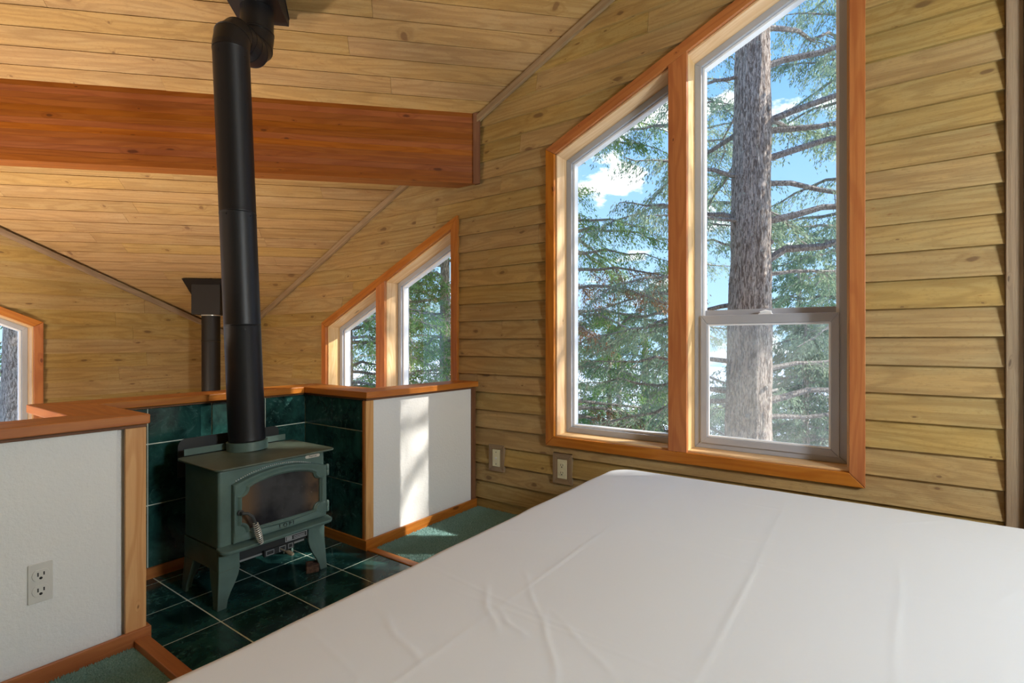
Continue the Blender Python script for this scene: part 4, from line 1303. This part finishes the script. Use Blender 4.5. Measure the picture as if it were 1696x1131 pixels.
# added unseen uplight on the hall side, brightens beam underside and ceiling
ux, uy, uz = -0.15, 4.25, 0.25
up = empty('added_fill_uplight', (ux, uy, uz)); tag(up, 'added unseen bowl uplight that brightens the beam and hall ceiling', 'lamp')
mb = MB()
rings = [(0.03, uz - 0.10), (0.09, uz - 0.085), (0.14, uz - 0.05), (0.165, uz), (0.16, uz), (0.135, uz - 0.046), (0.085, uz - 0.078), (0.02, uz - 0.09)]
mb.lathe(rings, ux, uy, 28); mb.build('bowl', M_iron, up, smooth='auto')
mb = MB(); mb.tube([(ux, uy, LOW + 0.02), (ux, uy, uz - 0.10)], 0.014, 12); mb.build('pole', M_iron, up)
mb = MB(); mb.lathe([(0.16, LOW), (0.16, LOW + 0.015), (0.02, LOW + 0.03)], ux, uy, 28); mb.build('base', M_iron, up)
ld = bpy.data.lights.new('fill_spot', 'SPOT'); ld.energy = 270; ld.spot_size = math.radians(150); ld.spot_blend = 0.9
ld.shadow_soft_size = 0.10; ld.color = (1.0, 0.86, 0.72)
lo = bpy.data.objects.new('fill_spot', ld); C.objects.link(lo); lo.parent = up
lo.location = (0, 0, 0.03); lo.rotation_euler = (math.pi, 0, 0)

# ================================================================== TREES OUTSIDE
GZ = LOW - 0.35
def bez(p, d, L, rise, droop, t):
    return p + d * (L * t) + Vector((0, 0, rise * L * t - droop * L * t * t))

class Foliage:
    def __init__(s): s.P = []; s.A = []; s.S = []
    def spray(s, pts, dirs, n_per, spread, size, hang, rg):
        """n_per leaves around every point; dirs = twig direction"""
        P = np.repeat(pts, n_per, 0); Dd = np.repeat(dirs, n_per, 0)
        n = len(P)
        P = P + rg.normal(0, spread, (n, 3))
        a = Dd * 0.7 + rg.normal(0, 0.55, (n, 3)) + np.array([0, 0, -hang])
        a /= np.linalg.norm(a, axis=1)[:, None] + 1e-9
        s.P.append(P); s.A.append(a); s.S.append(rg.uniform(0.6, 1.3, n) * size)
    def build(s, name, mat, parent, rg, aspect=0.30):
        P = np.concatenate(s.P); A = np.concatenate(s.A); S = np.concatenate(s.S)
        n = len(P)
        R = rg.normal(0, 1, (n, 3)); B = np.cross(A, R); B /= np.linalg.norm(B, axis=1)[:, None] + 1e-9
        w_ = (S * aspect / 2)[:, None]; l_ = S[:, None]
        co = np.stack([P - B * w_ * 0.5, P + A * l_ * 0.45 - B * w_, P + A * l_, P + A * l_ * 0.45 + B * w_], 1).reshape(-1, 3)
        idx = np.arange(n * 4)
        o = raw_mesh(name, co, 4, idx, mat, parent, 'stuff')
        return o

def add_branch(mbB, fol, p, d, L, r0, rise, droop, rg, twig_n, leaf_n, leaf, hang, bare=0.2, spread=0.02, twl=0.30):
    K = 8
    pts = [bez(p, d, L, rise, droop, t / K) for t in range(K + 1)]
    for i in range(1, K + 1):
        pts[i] += Vector(rg.normal(0, 0.012 * L, 3))
    mbB.tube(pts, [max(0.003, r0 * (1 - 0.85 * t / K)) for t in range(K + 1)], 6, False)
    side = Vector((-d.y, d.x, 0))
    for k in range(twig_n):
        t = bare + (1 - bare) * (k + rg.uniform(0, 1)) / twig_n
        f = t * K; i = min(int(f), K - 1); q = pts[i].lerp(pts[i + 1], f - i)
        sgn = 1 if k % 2 else -1
        td = (side * sgn * rg.uniform(0.4, 1.0) + d * rg.uniform(0.3, 0.9) + Vector((0, 0, rg.uniform(-0.7, 0.05)))).normalized()
        tl = twl * L ** 0.6 * (1.15 - 0.7 * t) * rg.uniform(0.6, 1.3)
        m_ = 6
        tp = [q + td * (tl * j / m_) + Vector((0, 0, -hang * 0.35 * tl * (j / m_) ** 2)) for j in range(m_ + 1)]
        mbB.tube([tp[0], tp[3], tp[6]], [r0 * 0.16 + 0.0015, r0 * 0.1 + 0.001, 0.001], 3, False)
        arr = np.array([tuple(x) for x in tp[1:]])
        dd = np.repeat(np.array([tuple(td)]), len(arr), 0)
        fol.spray(arr, dd, leaf_n, spread, leaf, hang, rg)

def trunk_mesh(base, top_z, r0, lean, rg, name, parent, mat, nseg=60, nside=48, rough=0.06, r_top=None):
    rings = []
    H_ = top_z - base[2]
    ph = rg.uniform(0, 6, 8)
    for i in range(nseg + 1):
        t = i / nseg; z = base[2] + H_ * t
        r = r0 * (1 - t) + (r_top if r_top is not None else r0 * 0.12) * t
        cx, cy = base[0] + lean[0] * (z - 1.0), base[1] + lean[1] * (z - 1.0)
        ring = []
        for k in range(nside):
            a = 2 * math.pi * k / nside
            nz = mnoise.noise(Vector((math.cos(a) * 3.4, math.sin(a) * 3.4, z * 1.1 + ph[0]))) * rough * 0.9
            nz += mnoise.noise(Vector((math.cos(a) * 13, math.sin(a) * 13, z * 2.5 + ph[1]))) * rough * 0.8
            rr_ = r * (1 + nz)
            ring.append((cx + rr_ * math.cos(a), cy + rr_ * math.sin(a), z))
        rings.append(ring)
    mb = MB(); mb.quad_strip(rings, True, True)
    return mb.build(name, mat, parent, smooth=True)

RIGHT = Vector((math.sin(TH), -math.cos(TH), 0)); FWD = Vector((math.cos(TH), math.sin(TH), 0))

# -- the big trunk behind the right-hand light
rg = np.random.default_rng(3)
TB = (5.70, 1.08, GZ)
big = empty('conifer_tree', TB); tag(big, 'tall conifer with thick lichen-spotted grey trunk right outside the big window', 'tree')
lean = (0.004, 0.016 * -1)
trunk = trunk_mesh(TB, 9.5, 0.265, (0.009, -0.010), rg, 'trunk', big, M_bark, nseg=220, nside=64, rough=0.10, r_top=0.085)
trunk.location = -Vector(TB)
mbB, fol = MB(), Foliage()
depth0 = TB[0] * math.cos(TH) + TB[1] * math.sin(TH)
def zpx(y): return 1.2 + (565.5 - y) / F_PX * depth0
# (pixel height of the origin, side, rise, length, radius)
for y_, s_, rise, L_, r0, fw in (( 112, 1, 0.26, 2.2, 0.036, -0.1), (205, 1, 0.30, 2.3, 0.036, -0.25), (216, 1, 0.14, 2.2, 0.034, 0.1), (266, 1, 0.26, 2.4, 0.036, -0.2),
                            (304, 1, -0.06, 2.3, 0.030, 0.0), (368, 1, 0.22, 2.3, 0.040, -0.1), (436, 1, 0.30, 2.2, 0.046, -0.25), (455, 1, 0.10, 1.9, 0.026, 0.3), 
                            (126, -1, -0.30, 1.1, 0.020, -0.1), (292, -1, 0.12, 1.3, 0.026, -0.2), (362, -1, 0.26, 1.2, 0.030, 0.2), (368, -1, 0.05, 1.1, 0.024, -0.3),
                            (610, 1, 0.10, 1.8, 0.03, 0.3), (668, 1, 0.16, 2.2, 0.04, 0.2), (690, 1, 0.0, 2.0, 0.03, 0.1), (745, 1, 0.0, 2.0, 0.05, 0.1), (600, -1, 0.05, 1.6, 0.03, 0.3), (650, -1, 0.1, 1.6, 0.03, 0.4),
                            (-40, 1, 0.2, 2.2, 0.03, 0.2), (-60, -1, 0.1, 1.6, 0.03, 0.2), (40, 1, 0.2, 2.3, 0.03, 0.5)):
    d = (RIGHT * s_ + FWD * fw).normalized()
    z = zpx(y_)
    p = Vector((TB[0] + 0.009 * (z - 1), TB[1] - 0.010 * (z - 1), z)) + d * 0.12
    add_branch(mbB, fol, p, d, L_, r0, rise, 0.06, rg, int(11 * L_), 11, 0.040, 1.3, 0.28, 0.03, 0.28)
for k in range(26):                        # branches on the far side and higher up
    a = rg.uniform(-0.7, 2.2); d = Vector((math.cos(a), math.sin(a), 0))
    z = rg.uniform(-1.8, 7.5)
    add_branch(mbB, fol, Vector((TB[0], TB[1], z)) + d * 0.1, d, rg.uniform(1.2, 2.4), 0.028, rg.uniform(-0.1, 0.25), 0.25, rg, 18, 8, 0.05, 0.8, 0.2, 0.03, 0.3)
o = mbB.build('branches', M_twig, big); o.location = -Vector(TB); o['kind'] = 'stuff'
o = fol.build('foliage', M_needle, big, rg); o.location = -Vector(TB)
# bark burrs and lichen tufts
mb = MB()
for k in range(26):
    a = rg.uniform(0, 6.28); z = rg.uniform(0.0, 3.6); r_ = 0.265 * (1 - (z - GZ) / 12.5) + 0.085 * (z - GZ) / 12.5
    c = Vector((TB[0] + 0.009 * (z - 1) + math.cos(a) * r_, TB[1] - 0.010 * (z - 1) + math.sin(a) * r_, z))
    s_ = rg.uniform(0.012, 0.028)
    rings = [[(c.x + s_ * q * math.cos(b) , c.y + s_ * q * math.sin(b), c.z + s_ * h * 1.2) for b in np.linspace(0, 2 * math.pi, 9)[:-1]] for q, h in ((0.3, -1), (0.85, -0.5), (1, 0), (0.8, 0.6), (0.25, 1))]
    mb.quad_strip(rings)
o = mb.build('bark_burrs', M_twig, big, smooth=True); o.location = -Vector(TB); o['kind'] = 'stuff'

def conifer(base, height, r0, seed, n_br, reach_, z_start, mat, label, dens=1.0, leaf=0.055, hang=0.7, droop=0.22, group=None, az=None, twn=16, zmax=None, taper=0.85, dead=0.0, lf=8):
    rg = np.random.default_rng(seed)
    root = empty('conifer_tree', (base[0], base[1], GZ)); tag(root, label, 'tree', group)
    B = (base[0], base[1], GZ)
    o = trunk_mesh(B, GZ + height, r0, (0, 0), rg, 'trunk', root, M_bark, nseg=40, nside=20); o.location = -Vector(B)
    mbB, fol, fold = MB(), Foliage(), Foliage()
    for k in range(n_br):
        t = (k + rg.uniform(0, 1)) / n_br
        z = z_start + ((zmax if zmax else GZ + height) - z_start) * t
        fr = (z - z_start) / (GZ + height - z_start)
        a = rg.uniform(0, 2 * math.pi) if az is None else rg.uniform(*az)
        d = Vector((math.cos(a), math.sin(a), 0))
        L_ = max(0.3, reach_ * (1 - taper * fr) * rg.uniform(0.75, 1.15))
        add_branch(mbB, fold if (dead and rg.uniform() < dead and z < 2.8) else fol, Vector((B[0], B[1], z)), d, L_, 0.012 + 0.010 * L_, rg.uniform(-0.05, 0.18), droop, rg, int(twn * max(0.5, L_ / 2) * dens), lf, leaf, hang, 0.12, 0.035, 0.34)
    o = mbB.build('branches', M_twig, root); o.location = -Vector(B); o['kind'] = 'stuff'
    o = fol.build('foliage', mat, root, rg); o.location = -Vector(B)
    if fold.P:
        o = fold.build('dead_foliage', M_needle_r, root, rg); o.location = -Vector(B)
    return root

conifer((7.5, 4.2), 13.5, 0.15, 21, 76, 2.5, -1.9, M_needle_b, 'leafy green conifer seen through the left light of big window', twn=18, taper=0.6, droop=0.30, hang=1.0, dead=0.3, lf=12, leaf=0.05)
conifer((8.02, 2.52), 13.5, 0.11, 33, 52, 2.0, -1.2, M_needle, 'slim conifer whose trunk hides behind the window mullion', twn=18, taper=0.6, droop=0.35, hang=1.2, lf=12, leaf=0.05)
conifer((10.4, 3.2), 13.0, 0.17, 22, 40, 2.4, -2.2, M_needle, 'grey-green conifer standing behind the thick trunk', twn=16, taper=0.6)
conifer((9.9, 0.25), 14.0, 0.2, 23, 125, 2.5, -2.2, M_needle, 'tall grey-green conifer at the right edge of big window', twn=18, taper=0.5, hang=1.0, lf=11, leaf=0.06)
conifer((5.0, 6.7), 11.0, 0.16, 24, 120, 2.3, -2.4, M_needle_b, 'dense fresh green conifer filling the smaller sloped window', twn=20, taper=0.6)
conifer((6.7, 6.2), 11.5, 0.14, 35, 105, 2.1, -2.4, M_needle_b, 'bushy green conifer at the right light of smaller sloped window', twn=17, taper=0.5, lf=9)
conifer((8.2, 8.8), 12.5, 0.18, 25, 50, 2.8, -2.4, M_needle, 'paler conifer behind the green one at smaller sloped window', twn=16, leaf=0.07)
conifer((1.95, 10.2), 11.0, 0.24, 26, 40, 2.2, -1.5, M_needle_b, 'grey-trunked conifer outside the far left window', twn=12)
low = 'low spreading conifers beyond the big window'
conifer((11.5, 6.4), 5.2, 0.12, 27, 46, 2.3, -2.7, M_needle_d, 'bushy young conifer low in the left light of big window', twn=18, leaf=0.075, group=low)
conifer((10.0, 4.6), 4.9, 0.12, 30, 44, 1.9, -2.7, M_needle_b, 'bright young conifer low behind left side of thick trunk', twn=18, leaf=0.06, group=low)
conifer((8.9, 0.9), 4.6, 0.12, 31, 80, 2.0, -2.7, M_needle_d, 'dark bushy young conifer behind the lower sash', twn=18, leaf=0.06, group=low)
conifer((14.5, 1.6), 6.4, 0.2, 28, 60, 3.2, -2.6, M_needle_d, 'dark conifer far back right of the thick trunk', twn=14, leaf=0.085)
conifer((17.0, 6.5), 6.2, 0.2, 32, 60, 3.4, -2.6, M_needle_d, 'dark conifer far back beyond the left light', twn=14, leaf=0.09)
# the slender tree on the sun's side that shades the right-hand light
conifer((6.25, -2.9), 11.0, 0.12, 34, 60, 1.5, 4.6, M_needle, 'high-crowned conifer standing off the right end of window wall', twn=14, taper=0.4)
conifer((4.45, -2.75), 10.0, 0.1, 29, 110, 0.95, -1.0, M_needle_d, 'slender shady conifer outside the right end of window wall', twn=22, taper=0.4)
# distant wood: copies of one conifer
far = conifer((1.2, 17.0), 9.5, 0.2, 40, 46, 2.6, -2.6, M_needle_d, 'distant conifer in the wood far beyond the windows', twn=10, leaf=0.10, group='distant conifers beyond the windows')
def copy_tree(o, parent=None):
    c = o.copy(); C.objects.link(c)
    if parent: c.parent = parent
    for ch in list(o.children): copy_tree(ch, c)
    return c
for i, (x, y, sc_) in enumerate(((-1.2, 14.5, 0.9), (-3.2, 17.5, 1.1), (3.8, 15.5, 1.05), (7.5, 15.0, 1.0), (12.5, 14.0, 1.1), (16.5, 12.0, 0.85), (20.5, 9.0, 0.75), (21.5, 4.2, 0.7), (20.0, 0.8, 0.8))):
    c = copy_tree(far)
    c.location = (x, y, GZ); c.scale = (sc_, sc_, sc_); c.rotation_euler = (0, 0, i * 1.3)
